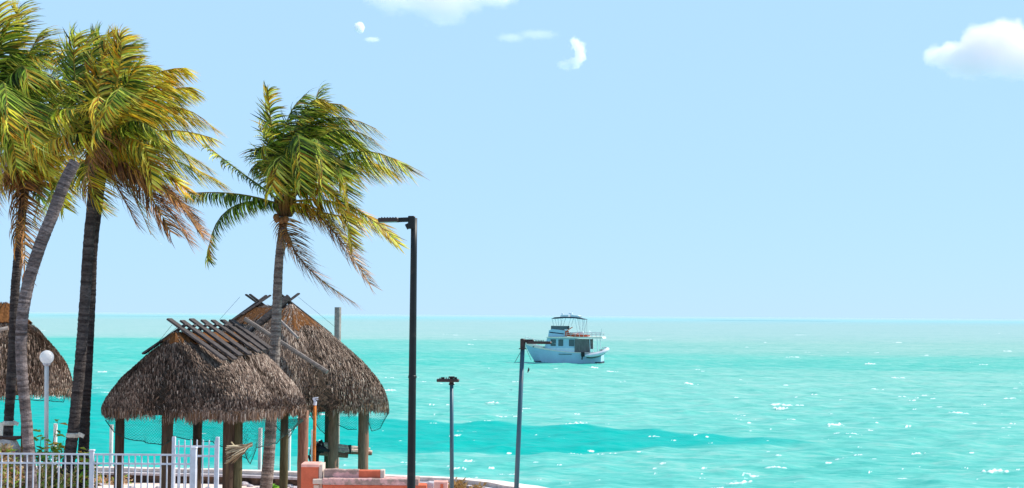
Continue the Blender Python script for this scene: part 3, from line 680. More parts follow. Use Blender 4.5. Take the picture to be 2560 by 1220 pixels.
    def board(s, b, side, a_top, a_bot, w=.16, h=.05, name="ridge_board", m=None, lift=.16, skew=0, ztop=None):
        """board crossing the ridge at b, running down one slope"""
        def surf(a):
            g = min(1, abs(a) / s.a0); t = (1 - g) ** (1 / s.ex); return s.ze + (s.zr - s.ze) * t
        p1 = s.W(side * a_bot, b + skew, surf(a_bot) + lift)
        mid = s.W(0, b, s.zr + lift * .9); d = (mid - p1).normalized()
        p0 = mid + d * a_top; mb = MB(); mb.bar(p0, p1, w, h, bev=.008)
        return mb.build(name, m or MT['plank'], s.t)
    def net(s, anchors, cell=.085, rad=.0035, name="net"):
        """hanging net: list of (top point, bottom sag point) along the eave; diagonal strands"""
        mb = MB(); n = len(anchors)
        # arc length sampling
        L = [0]
        for i in range(n - 1): L.append(L[-1] + (anchors[i + 1][0] - anchors[i][0]).length)
        tot = L[-1]
        def P(sv, v):
            sv = min(max(sv, 0), tot); i = 0
            while i < n - 2 and L[i + 1] < sv: i += 1
            f = (sv - L[i]) / max(1e-6, L[i + 1] - L[i]); f2 = f * f * (3 - 2 * f)
            a = anchors[i][0].lerp(anchors[i + 1][0], f); b = anchors[i][1].lerp(anchors[i + 1][1], f2); w = a.lerp(b, v)
            return w + Vector((.02 * math.sin(sv * 9 + v * 4), .05 * math.sin(sv * 5 + v * 3), .01 * math.sin(sv * 13)))
        H = max((a - b).length for a, b in anchors); nc = int(tot / cell); nv = 7
        for k in range(-int(H / cell), nc + int(H / cell)):
            for sg in (-1, 1):
                pts = []
                for j in range(nv + 1):
                    sv = k * cell + sg * H * j / nv
                    if 0 <= sv <= tot: pts.append(P(sv, j / nv))
                if len(pts) > 1: mb.tube(pts, rad, 3, cap=False)
        mb.tube([P(tot * i / 40, 1) for i in range(41)], .012, 4)
        return mb.build(name, MT['net'], s.t)

# front hut
H1 = Hut("front thatched hut with a row of grey boards laid across its ridge", 518, 39.2, R(18.5), 2.46, 2.3, 1.6, 2.84, 4.97, 1.52, 3, 56000, shade=.76)
H1.coir(.60, .92, .885, .965, droop=0, lift=.10)
H1.coir(-.12, .12, .87, .955)
n = 7
for i in range(n):
    b = -1.5 + i * 3.2 / (n - 1) + random.uniform(-.05, .05)
    H1.board(b, 1, random.uniform(.24, .36), 1.38 - .35 * i / n + random.uniform(-.08, .08), w=.25, skew=random.uniform(-.08, .12), lift=.2)
    H1.board(b + .14, -1, random.uniform(.12, .22), 1.02 + random.uniform(-.08, .2), w=.15, lift=.14)
H1.post(298, 38.3, .125, MT['post']); H1.post(417, 37.6, .155, MT['post'])
H1.post(493, 41.2, .135, MT['post']); H1.post(571, 37.7, .155, MT['post'], "dark brown post at the near corner, left one of the pair")
H1.post(593, 37.8, .135, MT['green_post'], "lighter post at the near corner, right one of the pair"); H1.post(710, 39.7, .115, MT['green_post'], "greenish post")
def A(px, py0, py1, Y): return (at(px, py0, Y), at(px, py1, Y - .1))
H1.net([A(265, 1045, 1050, 38.2), A(285, 1045, 1078, 38.1), A(310, 1045, 1095, 38), A(360, 1045, 1105, 37.8), A(405, 1045, 1112, 37.6), A(430, 1045, 1100, 37.5)])
H1.net([A(430, 1048, 1090, 40.8), A(480, 1048, 1100, 41), A(530, 1048, 1105, 41), A(575, 1048, 1125, 40.5), A(620, 1048, 1150, 40)])
H1.net([A(603, 1048, 1105, 37.2), A(625, 1048, 1160, 37.4), A(640, 1048, 1120, 37.6), A(690, 1048, 1108, 38.8), A(735, 1048, 1070, 39.6), A(760, 1045, 1052, 39.9)])
mb = MB()
for (x0, y0, y1, x1, Y0, Y1) in ((430, 812, 1030, 262, 37.6, 38.4), (450, 812, 900, 352, 38, 38)):
    mb.tube([at(x0, y0, Y0), at((x0 + x1) / 2, (y0 + y1) / 2 - 4, (Y0 + Y1) / 2), at(x1, y1, Y1)], .006, 3)
mb.build("net", MT['net'], H1.t)

# back hut
H2 = Hut("larger rear thatched hut with brown matting and crossed poles at its ridge", 682, 53.0, R(-38), 3.73, 3.9, 1.34, 2.07, 5.78, 1.62, 5, 72000, shade=.88)
H2.coir(.62, .84, .85, .96, ragged=.12, lift=.08); H2.coir(.40, .52, .86, .965, ragged=.09, lift=.08)
for b, sd_, ab, w in ((-1.22, 1, 1.75, .14), (-1.1, -1, 1.9, .17), (-.95, 1, .9, .14), (1.25, -1, 1.6, .15), (1.1, 1, 1.3, .14), (1.4, 1, .9, .14), (1.0, -1, .8, .14)):
    H2.board(b, sd_, random.uniform(.4, .55), ab, w=w, lift=.17)
def pole(px0, py0, Y0, px1, py1, Y1, r0, name, m, parent=None, n=8):
    mb = MB(); a = at(px0, py0, Y0); b = at(px1, py1, Y1)
    mb.tube([a.lerp(b, i / 5) for i in range(6)], [r0 * random.uniform(.93, 1.05) for _ in range(6)], n)
    return mb.build(name, m, parent, smooth=False)
def surf_depth(h, px, py, lift=.34):
    """depth at which the sight line meets the roof of hut h"""
    best = None
    for i in range(400):
        Y = h.c.y - 5 + i * .02; p = at(px, py, Y) - h.c; a = p.dot(h.ec); b = p.dot(h.er)
        for t in (0,):
            tt = (p.z - h.ze) / (h.zr - h.ze)
            if tt > 1 or tt < 0: continue
            g = 1 - tt ** h.ex; A_ = max(.01, h.a0 * g); B_ = h.br + (h.b0 - h.br) * g
            if (abs(a) / A_) ** h.sup + (abs(b) / B_) ** h.sup <= 1: return Y - lift * 1.6
    return h.c.y - 2
pole(612, 797, surf_depth(H2, 625, 800) - 1.7, 818, 930, surf_depth(H2, 815, 930) - .6, .08, "roof_pole", MT['plank_light'], H2.t)
pole(640, 815, surf_depth(H2, 640, 815), 722, 742, surf_depth(H2, 712, 765), .11, "roof_pole", MT['plank'], H2.t)
pole(700, 800, surf_depth(H2, 700, 800), 745, 845, surf_depth(H2, 745, 845), .05, "roof_pole", MT['log'], H2.t)
H1.post(757, 41.0, .15, MT['red_post'], "reddish brown post at the far right corner", zt=2.72); H2.post(834, 51.4, .185, MT['red_post'], zb=-2.2); H2.post(909, 52.0, .195, MT['red_post'], "thick reddish post at the seaward corner", zb=-2.2)
H2.post(822, 54.5, .155, MT['green_post'], zb=-2.2)
H2.net([A(775, 1030, 1035, 49.8), A(800, 1030, 1075, 50.1), A(812, 1030, 1085, 50.3), A(826, 1030, 1050, 50.5)])
H2.net([A(845, 1030, 1062, 51.0), A(870, 1032, 1073, 51.1), A(893, 1035, 1074, 51.2)])
H2.net([A(918, 1035, 1040, 51.0), A(930, 1038, 1078, 51.0), A(950, 1035, 1070, 51.0), A(972, 1030, 1034, 50.9)])
H1.net([A(690, 1045, 1065, 40.5), A(720, 1045, 1095, 40.6), A(750, 1045, 1050, 40.8)])
mb = MB()
mb.tube([at(745, 742, 51.3), at(838, 818, 51.3)], .006, 3); mb.tube([at(600, 742, 52), at(548, 800, 52)], .006, 3)
mb.build("net", MT['net'], H2.t)

# left hut
H3 = Hut("thatched hut cut off by the left edge of the photo", -18, 48.3, R(-42), 2.45, 2.1, 1.0, 2.75, 5.75, 1.8, 8, 34000)
H3.coir(.56, .95, .80, .975); H3.coir(.93, 1.16, .78, .975, ragged=.04)
pole(-60, 835, surf_depth(H3, -20, 830), 20, 820, surf_depth(H3, 18, 822), .06, "roof_pole", MT['log'], H3.t)
H3.post(62, 47.6, .12, MT['post']); H3.post(-80, 46.5, .12, MT['post']); H3.post(-120, 49, .12, MT['post'])
H3.net([A(-40, 975, 1000, 47), A(30, 975, 1000, 47), A(80, 975, 1000, 47), A(130, 978, 1003, 47), A(158, 975, 1006, 47), A(174, 970, 974, 47.2)], cell=.1)

# ------------------------------------------------------------------ pilings and white posts by the water
def piling(px, ytop, Y, r0, label, m, name="piling", group=None, zb=-2.4):
    p = at(px, ytop, Y); mb = MB(); n = 6
    mb.tube([Vector((p.x, p.y, zb + (p.z - zb) * i / n)) for i in range(n + 1)], [r0 * random.uniform(.97, 1.03) for _ in range(n + 1)], 12)
    o = mb.build(name, m, None, origin=(p.x, p.y, zb)); tag(o, label, "post", group); return o
piling(845, 768, 57.8, .135, "tall grey wooden piling rising behind the rear hut roof", MT['log'])
G = "white posts along the seawall"
for px, yt, lab in ((5, 1056, "white post by the seawall at the far left edge of the photo"), (139, 1059, "white post just right of the globe lamp"), (279, 1062, "white post beside the left corner post of the front hut"),
                    (651, 1070, "white post left of the curved palm trunk under the front hut"), (723, 1073, "white post mostly hidden behind the greenish hut post"), (783, 1075, "white post just behind the rusty orange pole")):
    piling(px, yt, 48.2, .068, lab, MT['post_white'], "white_post", G)

# ------------------------------------------------------------------ lamps
# tall black street lamp
Y = 29.0; pb = at(1028, 1220, Y); pt = at(1028, 545, Y)
SL = thing("street_lamp", (pb.x, Y, 1.1), "tall black street lamp with its flat head pointing left", "street lamp")
mb = MB(); n = 8; mb.tube([Vector((pb.x, Y, 1.1)).lerp(Vector((pb.x, Y, pt.z)), i / n) for i in range(n + 1)], [.088 - .024 * i / n for i in range(n + 1)], 18); mb.build("pole", MT['black'], SL, smooth=True)
mb = MB(); mb.lathe((pb.x, Y, 1.1), [(.16, 0), (.16, .03), (.10, .08), (.09, .12)], 18); mb.build("base_plate", MT['black'], SL)
mb = MB(); mb.box((pb.x, Y - .088, 1.75), (.09, .02, .22), bev=.006); mb.build("access_cover", MT['brownmetal'], SL)
mb = MB(); mb.lathe((pb.x, Y, 4.2), [(.078, 0), (.086, .01), (.086, .05), (.078, .06)], 18); mb.build("joint_ring", MT['black'], SL)
mb = MB(); c = at(1029, 556, Y); mb.box(c, (.14, .16, .26), bev=.015); mb.bar(at(1016, 560, Y), at(1022, 572, Y), .09, .07); mb.build("bracket", MT['black'], SL)
mb = MB(); mb.bar(at(995, 550, Y), at(1022, 549, Y), .12, .09, bev=.01); mb.build("arm", MT['black'], SL)
mb = MB(); mb.bar(at(946, 551, Y), at(997, 550, Y), .30, .085, bev=.02)
for k in range(6): q = at(955 + k * 7, 545, Y); mb.box(q + Vector((0, 0, 0)), (.012, .24, .03))
hd = mb.build("lamp_head", MT['brownmetal'], SL)
mb = MB(); mb.bar(at(950, 555.4, Y), at(992, 554.6, Y), .24, .012); mb.build("lens", MT['lens'], hd, origin=SL.location)
# two shorter blue-grey lamps
Y = 42.0; pb = at(1130, 1220, Y); pt = at(1129, 958, Y)
LM = thing("street_lamp", (pb.x, Y, 0), "short blue grey lamp post with a flat dark head seen end on", "street lamp")
mb = MB(); mb.tube([Vector((pb.x, Y, 0)), Vector(((pb.x + pt.x) / 2, Y, 1.8)), pt], [.062, .058, .055], 14); mb.build("pole", MT['blue'], LM, smooth=True)
mb = MB(); mb.lathe(pt + Vector((0, 0, -.05)), [(.085, 0), (.085, .03), (.066, .05), (.062, .2), (.09, .22), (.09, .25)], 14); mb.build("collar", MT['brownmetal'], LM)
mb = MB(); c = at(1120, 951, Y); mb.box(c, (.66, .34, .085), bev=.025)
for k in range(9): mb.box(at(1100 + k * 5.2, 946, Y), (.022, .26, .04 + .02 * (k % 2)))
mb.box(at(1107, 945, Y), (.10, .1, .05)); mb.box(at(1139, 945, Y), (.08, .1, .05))
mb.build("lamp_head", MT['brownmetal'], LM)
Y = 38.0; pb = at(1291, 1220, Y); pt = at(1307, 862, Y); d = (pt - pb); p00 = pb - d * ((pb.z) / d.z)
LM = thing("street_lamp", p00, "leaning blue grey lamp post with its dark head pointing at the boat", "street lamp")
mb = MB(); mb.tube([p00, p00.lerp(pt, .5), pt], [.066, .062, .058], 14); mb.build("pole", MT['blue'], LM, smooth=True)
mb = MB(); mb.tube([at(1306.6, 873, Y), at(1307.2, 849, Y), at(1307.3, 846.5, Y)], [.066, .072, .05], 14); mb.lathe(at(1306.6, 872, Y), [(.10, -.01), (.10, .015)], 14)
mb.bar(at(1307, 852.5, Y), at(1334, 852.5, Y), .09, .085, bev=.02); mb.build("bracket", MT['brownmetal'], LM)
mb = MB(); mb.bar(at(1316, 856, Y), at(1379, 857, Y), .28, .072, bev=.03)
for k in range(8): mb.box(at(1330 + k * 4, 851.5, Y), (.014, .2, .03))
mb.build("lamp_head", MT['brownmetal'], LM)
# globe lamp
Y = 40.0; pb = at(117.5, 1180, Y); gc = at(117, 893, Y)
GL = thing("globe_lamp", (pb.x, Y, 0), "white lamp post topped by a round white globe", "lamp post")
mb = MB(); mb.tube([Vector((pb.x, Y, 0)), Vector(((pb.x + gc.x) / 2, Y, 2)), gc - Vector((0, 0, .2))], .058, 14); mb.build("pole", MT['post_white'], GL, smooth=True)
mb = MB(); s = .195; mb.lathe(gc, [(.01, -s)] + [(s * math.sin(math.pi * k / 16), -s * math.cos(math.pi * k / 16)) for k in range(1, 16)] + [(.01, s)], 28); mb.build("globe", MT['globe'], GL, smooth=True)
mb = MB(); mb.lathe(gc - Vector((0, 0, .235)), [(.075, 0), (.10, .03), (.11, .06), (.09, .075)], 20); mb.build("fitter", MT['white'], GL, smooth=False)

# ------------------------------------------------------------------ white fence and gate
YF = 30.0; ZT = at(240, 1134, YF).z; ZG = 1.1
xs = lambda px: gx(px, YF, ZT - .3)
FN = thing("metal_fence", (xs(230), YF, ZG), "low white metal picket fence in front of the palms", "fence")
for px in (-28, 230, 485):
    mb = MB(); w = .085 if px < 400 else .10; z1 = ZT + (.05 if px < 400 else .12)
    mb.box((xs(px), YF - .02, (ZG + z1) / 2), (w, w, z1 - ZG), bev=.008); mb.box((xs(px), YF - .02, z1 + .02), (w + .03, w + .03, .035), bev=.012); mb.build("post", MT['white'], FN)
for z in (ZT - .015, ZT - .205, ZG + .12):
    for p0, p1 in ((-24, 226), (234, 480)):
        mb = MB(); mb.box(((xs(p0) + xs(p1)) / 2, YF, z), (xs(p1) - xs(p0), .036, .036)); mb.build("rail", MT['white'], FN)
k = -28 + 16
while k < 480:
    if abs(k - 230) > 9:
        mb = MB(); mb.box((xs(k), YF, (ZG + .1 + ZT - .035) / 2), (.026, .024, ZT - .035 - ZG - .1)); mb.build("picket", MT['white'], FN)
    k += 15.9
YG = 31.0 ; xg = lambda px: gx(px, YG, ZT - .2); za = at(490, 1092, YG).z; zp = at(490, 1101, YG).z; zr1 = at(490, 1116, YG).z; zr2 = at(490, 1140, YG).z
GT = thing("metal_gate", (xg(434), YG, .6), "taller white metal gate with open picket tops at the fence end", "gate")
for px in (434, 543):
    mb = MB(); mb.box((xg(px), YG, (.6 + za) / 2), (.075, .075, za - .6), bev=.008); mb.build("post", MT['white'], GT)
for z in (zr1, zr2, .8):
    mb = MB(); mb.box(((xg(438) + xg(539)) / 2, YG, z), (xg(539) - xg(438), .034, .04)); mb.build("rail", MT['white'], GT)
for i in range(7):
    x = xg(447 + i * 15.2); mb = MB(); z1 = zp - random.uniform(0, .02); mb.box((x, YG - .032, (.7 + z1) / 2), (.026, .024, z1 - .7)); mb.lathe((x, YG - .032, z1), [(.016, 0), (.004, .03)], 6); mb.build("picket", MT['white'], GT)

# ------------------------------------------------------------------ orange stucco wall
YW = 38.0
OW = thing("stucco_wall", at(810, 1195, YW) * 1.0, "broken orange stucco wall with bare grey patches below the rear hut", "wall")
OW.location.z = 0
def slab(px0, px1, py0, z0, Y0, dep, m, name, lab=None, parent=None, rag=0.0):
    a = at(px0, py0, Y0); b = at(px1, py0, Y0); mb = MB(); zt = (a.z + b.z) / 2
    n = max(2, int(abs(b.x - a.x) / .06)) if rag else 1
    vs = []; fs = []
    for i in range(n + 1):
        x = a.x + (b.x - a.x) * i / n; zz = zt + (mnoise.noise(Vector((x * 3.1, 2, 0))) * rag + random.uniform(-rag, rag) * .25 if rag else 0)
        vs += [(x, Y0, z0), (x, Y0, zz - .02), (x, Y0 + .02, zz), (x, Y0 + dep - .02, zz), (x, Y0 + dep, zz - .02), (x, Y0 + dep, z0)]
    for i in range(n):
        for j in range(6): p = i * 6; fs.append((p + j, p + (j + 1) % 6, p + 6 + (j + 1) % 6, p + 6 + j))
    fs += [tuple(range(5, -1, -1)), tuple(n * 6 + j for j in range(6))]
    fs = [tuple(reversed(f)) for f in fs]
    mb.add(vs, fs); o = mb.build(name, m, parent or OW)
    if lab: o['label'] = lab
    return o
slab(753, 796, 1162, 0, YW, .62, MT['orange'], "pillar", "orange square pillar at the left end of the wall")
slab(753, 797, 1160, 1.43, YW + .0 - .012, .65, MT['pink'], "pillar_cap")
slab(797.2, 806, 1161, 0, YW + .03, .62, MT['pale'], "pillar_sunlit_side")  # pale slab paints the sunlit right side of the orange pillar
slab(810, 897, 1174, .9, YW + .06, .22, MT['bare'], "bare_panel", "grey panel where the orange paint has fallen off", rag=.02)
slab(897.2, 951, 1176, .9, YW + .05, .24, MT['orange'], "orange_panel")
slab(951.2, 961, 1175, .9, YW + .04, .26, MT['pale'], "sunlit_wall_end")  # sunlit end face of the wall, painted as a pale strip
slab(806.5, 1046, 1197, .985, YW - .16, .62, MT['bare'], "ledge", rag=.012)
slab(806.5, 1066, 1212, 0, YW - .12, .5, MT['orange'], "lower_wall")
slab(782, 808, 1198, 1.0, YW - .12, .12, MT['pale'], "broken_block", "chipped pale block at the foot of the pillar", rag=.02)
slab(784, 797, 1212, 0, YW - .02, .03, MT['pale'], "white_patch")
slab(1066, 1084, 1207, 0, YW + .25, .35, MT['conc2'], "grey_stub", rag=.05)
slab(1084, 1119, 1204, 0, YW + .5, .3, MT['pink'], "pink_block")
slab(1101, 1108, 1210, .2, YW + .47, .03, MT['orange'], "orange_patch")
# rusty pole with white bracket
Y = 39.4
RP = thing("rusty_pole", Vector((gx(785, Y, 1), Y, 0)), "thin rusty orange pole with a white angled bracket on top", "pole")
a = at(785, 1180, Y); b = at(787, 1013, Y); mb = MB(); a0 = Vector((a.x, Y, 0)); mb.tube([a0.lerp(b, i / 6) for i in range(7)], [.05, .05, .048, .046, .046, .045, .044], 12); mb.build("pole", MT['rust'], RP, smooth=True)
mb = MB(); mb.tube([at(787, 1013, Y), at(788, 1004, Y)], .05, 10); mb.bar(at(790, 1006, Y), at(783, 996, Y), .05, .05); mb.bar(at(782, 996, Y), at(795, 994, Y), .07, .035); mb.box(at(792, 999, Y), (.07, .05, .02)); mb.build("bracket", MT['white'], RP)

# stacked poles with black straps between the rear posts
Gp = "timber poles slung between the rear hut posts"
for (x0, y0, Y0, x1, y1, Y1, r0, m, lab) in ((778, 1106, 52.8, 925, 1124, 53.2, .060, MT['pale_log'], "pale upper pole slung between the rear hut posts"), (776, 1118, 52.5, 930, 1132, 53.0, .075, MT['pale_log'], "thick middle pole slung between the rear hut posts"),
                                    (774, 1130, 52.3, 870, 1139, 52.6, .085, MT['red_post'], "short reddish beam, lowest of the slung poles"), (790, 1112, 53.1, 915, 1128, 53.5, .055, MT['pale_log'], "thin pole half hidden behind the middle slung pole"), (862, 1130, 52.8, 929, 1134, 52.9, .06, MT['red_post'], "short brown log ending right of the thick corner post")):
    a = at(x0, y0, Y0); o = pole(x0, y0, Y0, x1, y1, Y1, r0 * 1.15, "timber_pole", m); tag(o, lab, "timber", Gp)
mb = MB(); Y = 51.0
for pts in ([(800, 1102), (797, 1118), (790, 1140), (789, 1165)], [(802, 1100), (808, 1112), (806, 1126), (795, 1135), (793, 1166)], [(771, 1138), (776, 1150), (783, 1162)], [(779, 1115), (785, 1128), (800, 1130), (815, 1124), (824, 1128)], [(792, 1110), (812, 1120), (806, 1132)]):
    mb.tube([at(x, y, Y) for x, y in pts], .048, 6)
mb.tube([at(778, 1122, Y), at(800, 1120, Y - .05), at(822, 1127, Y)], [.05, .13, .03], 8)
tag(mb.build("strap_bundle", MT['rope']), "black straps and cloth tied around the slung poles", "strap")
mb = MB(); mb.tube([at(874, 1113, Y + .5), at(876, 1125, Y + .45), at(875, 1134, Y + .5)], [.06, .045, .03], 8)
tag(mb.build("strap", MT['rope']), "single short black strap on the slung poles between the two right hut posts", "strap")

# dry frond bundle hanging at the near corner of the front hut
mb = MB(); r = random.Random(5)
tip = at(628, 1110, 36.3)
for k in range(70):
    e = at(r.uniform(560, 585), r.uniform(1112, 1160), 36.2 + r.uniform(-.15, .1)); m_ = tip.lerp(e, .5) + Vector((r.uniform(-.05, .05), r.uniform(-.06, .04), r.uniform(-.05, .03)))
    c = r.choice([(.42, .34, .22), (.30, .22, .13), (.55, .47, .33), (.20, .14, .09)])
    mb.tube([tip + Vector((r.uniform(-.04, .04), 0, r.uniform(-.06, .04))), m_, e], [.010, .018, .008], 4, col=c)
mb.tube([at(578, 1105, 36.2), at(592, 1122, 36.2)], .02, 5, col=(.5, .4, .25))
tag(mb.build("dry_frond_bundle", MT['twig']), "bundle of dry palm stalks tied to the near corner post of the front hut", "palm bundle")

# ------------------------------------------------------------------ plants
def plant(px, py, Y, h, nl, label, spread=.5, cols=None, name="shrub", leaf=.14, lean=(0, 0), group=None, stems=5):
    q = at(px, py, Y); base = Vector((q.x, Y, 0)); H = q.z if h is None else h; r = random.Random(int(px * 7 + py))
    t = thing(name, base, label, "plant", group); ms = MB(); ml = MB(); cols = cols or [(.26, .46, .06), (.38, .56, .08), (.16, .30, .05), (.60, .62, .09), (.60, .36, .08)]; leaf *= 1.8; nl = int(nl * .8)
    for s_ in range(stems):
        e = Vector((q.x + r.uniform(-spread, spread) * .7, Y + r.uniform(-spread, spread) * .6, H * r.uniform(.7, 1.05)))
        m_ = base.lerp(e, .5) + Vector((r.uniform(-.12, .12), 0, 0)); ms.tube([base, m_, e], [.018, .012, .006], 5, col=(.16, .12, .07))
        for k in range(nl):
            f = r.uniform(.45, 1.02); b = m_.lerp(e, (f - .45) / .55) if f > .45 else base.lerp(m_, f * 2)
            an = r.uniform(0, 6.28); d = Vector((math.cos(an), math.sin(an), r.uniform(-.3, .7))).normalized(); l = leaf * r.uniform(.6, 1.3); sd2 = d.cross(Vector((0, 0, 1))).normalized() * l * .26
            c0 = b + d * .03; c1 = c0 + d * l * .55 + Vector((0, 0, .01)); c2 = c0 + d * l - Vector((0, 0, l * .25)); cc = r.choice(cols)
            n0 = len(ml.v); ml.v += [tuple(c0), tuple(c1 + sd2), tuple(c2), tuple(c1 - sd2)]; ml.c += [cc] * 4; ml.f.append((n0, n0 + 1, n0 + 2, n0 + 3)); ml.hc = True
    ms.build("stem", MT['twig'], t); ml.build("foliage", MT['shrub'], t); return t
plant(108, 1050, 39.0, None, 26, "spindly leafy shrub growing across the globe lamp post", .55, leaf=.17)
plant(150, 1108, 39.0, None, 16, "small leafy shrub below the white post near the globe lamp", .3)
plant(232, 1105, 38.0, None, 20, "small green shrub at the foot of the paired palm trunks", .34)
plant(185, 1128, 39.4, None, 10, "low green shrub tucked between the two palm trunks", .3)
plant(680, 1216, 43.0, None, 20, "low green shrub at the foot of the curved palm", .25, cols=[(.18, .42, .05), (.26, .5, .06)])
def dry_mass(label, x0, x1, Y, h0, h1, n, seed, cols, green=0, name="dry_shrub"):
    r = random.Random(seed); mb = MB(); xa, xb = gx(x0, Y, 1), gx(x1, Y, 1)
    for k in range(n):
        f = r.random(); x = xa + (xb - xa) * f; y = Y + r.uniform(-.5, .5); z = r.uniform(0, 1) * (h0 + (h1 - h0) * f) * (.85 + .3 * math.sin(f * 11 + seed))
        an = r.uniform(0, 6.28); d = Vector((math.cos(an) * .6, math.sin(an) * .6, r.uniform(-.9, .9))).normalized(); l = r.uniform(.1, .26); sdv = d.cross(Vector((.3, 1, .2))).normalized() * r.uniform(.012, .035); p = Vector((x, y, z))
        cc = (r.choice([(.26, .44, .07), (.38, .56, .08), (.16, .28, .05)]) if r.random() < green * max(0, 1.4 - z / h0) else r.choice(cols))
        n0 = len(mb.v); e = p + d * l; mb.v += [tuple(p), tuple((p + e) / 2 + sdv), tuple(e), tuple((p + e) / 2 - sdv)]; mb.c += [cc] * 4; mb.f.append((n0, n0 + 1, n0 + 2, n0 + 3))
    mb.hc = True
    tag(mb.build(name, MT['shrub'], None, origin=((xa + xb) / 2, Y, 0)), label, "plant")
DR = [(.62, .38, .18), (.48, .26, .11), (.75, .53, .28), (.30, .16, .09), (.66, .50, .32)]
dry_mass("tall dry brown heap of dead palm growth behind the fence's left end", -60, 62, 38.0, 1.68, 1.68, 7500, 2, DR, .5)
dry_mass("dry straw coloured shrub below the globe lamp behind the fence", 74, 176, 38.4, 1.30, 1.15, 6000, 3, [(.70, .54, .20), (.56, .38, .13), (.76, .64, .34), (.36, .22, .11)], .45)
dry_mass("low patch of dry weeds against the seawall by the paired palms", 160, 330, 46.2, .3, .15, 700, 4, DR + [(.6, .5, .45)], .1)
dry_mass("tuft of dry brown grass inside the curved end of the seawall", 1120, 1215, 43.6, .46, .25, 900, 5, [(.42, .25, .09), (.30, .17, .06), (.5, .33, .14)], 0)
# old cut stump with a splintered plank on the heap
Y = 39.2; q = at(18, 1118, Y); mb = MB(); r = random.Random(3)
mb.tube([Vector((q.x, Y, 0)), Vector((q.x, Y, 1.0)), q, q + Vector((.03, 0, .22))], [.36, .34, .32, .24], 12, cols=[(.3, .2, .15), (.35, .25, .2), (.55, .48, .46), (.7, .62, .58)], jit=.12)
mb.box(q + Vector((.02, 0, .26)), (.66, .4, .07), col=(.10, .06, .05))
for k in range(60):
    a = r.uniform(0, 6.28); p = q + Vector((math.cos(a) * .2, math.sin(a) * .2, .05)); mb.tube([p, p + Vector((math.cos(a) * .15, -.05, -.1)), p + Vector((math.cos(a) * .22, -.1, -.3))], .014, 4, col=r.choice([(.7, .62, .58), (.3, .26, .28), (.5, .4, .33)]))
tag(mb.build("tree_stump", MT['twig'], None, origin=(q.x, Y, 0)), "cut tree stump with a dark board on top at the left edge", "stump")
# rubble on the sand
r = random.Random(8)
for k, (px, py, s) in enumerate(((610, 1206, .13), (625, 1209, .08), (200, 1207, .12), (222, 1212, .10), (250, 1206, .08), (330, 1213, .09), (725, 1210, .10), (735, 1216, .12), (645, 1214, .06), (395, 1212, .07), (520, 1215, .09))):
    hor = 778 + px * 19 / 2560; Y = F * HC / (py + 4 - hor); p = at(px, py + 4, Y); mb = MB(); vs = []; n = 8
    prof = [(.02, -.1), (.8, .0), (1, .35), (.7, .75), (.05, .9)]
    for rr, zz in prof:
        for j in range(n): an = 6.28 * j / n; w = rr * r.uniform(.75, 1.2); vs.append((p.x + math.cos(an) * w * s * 1.4, p.y + math.sin(an) * w * s, zz * s * r.uniform(.85, 1.15)))
    fs = [(i * n + j, i * n + (j + 1) % n, (i + 1) * n + (j + 1) % n, (i + 1) * n + j) for i in range(4) for j in range(n)] + [tuple(4 * n + j for j in range(n))]
    mb.add(vs, fs)
    where = ["biggest stone by the near corner post of the front hut", "small stone right of the biggest one", "stone between the paired palm trunks behind the fence", "flat stone right of the paired palm trunks", "small stone left of the front hut's left post", "stone behind the fence right of the front hut's left post", "stone left of the orange pillar", "stone touching the foot of the orange pillar", "tiny stone left of the curved palm's base", "stone left of the white gate", "stone right of the white gate's far post"][k]
    tag(mb.build("stone", MT['conc2'], None, origin=(p.x, p.y, 0)), "pale grey " + where, "stone", "stones lying on the sand")

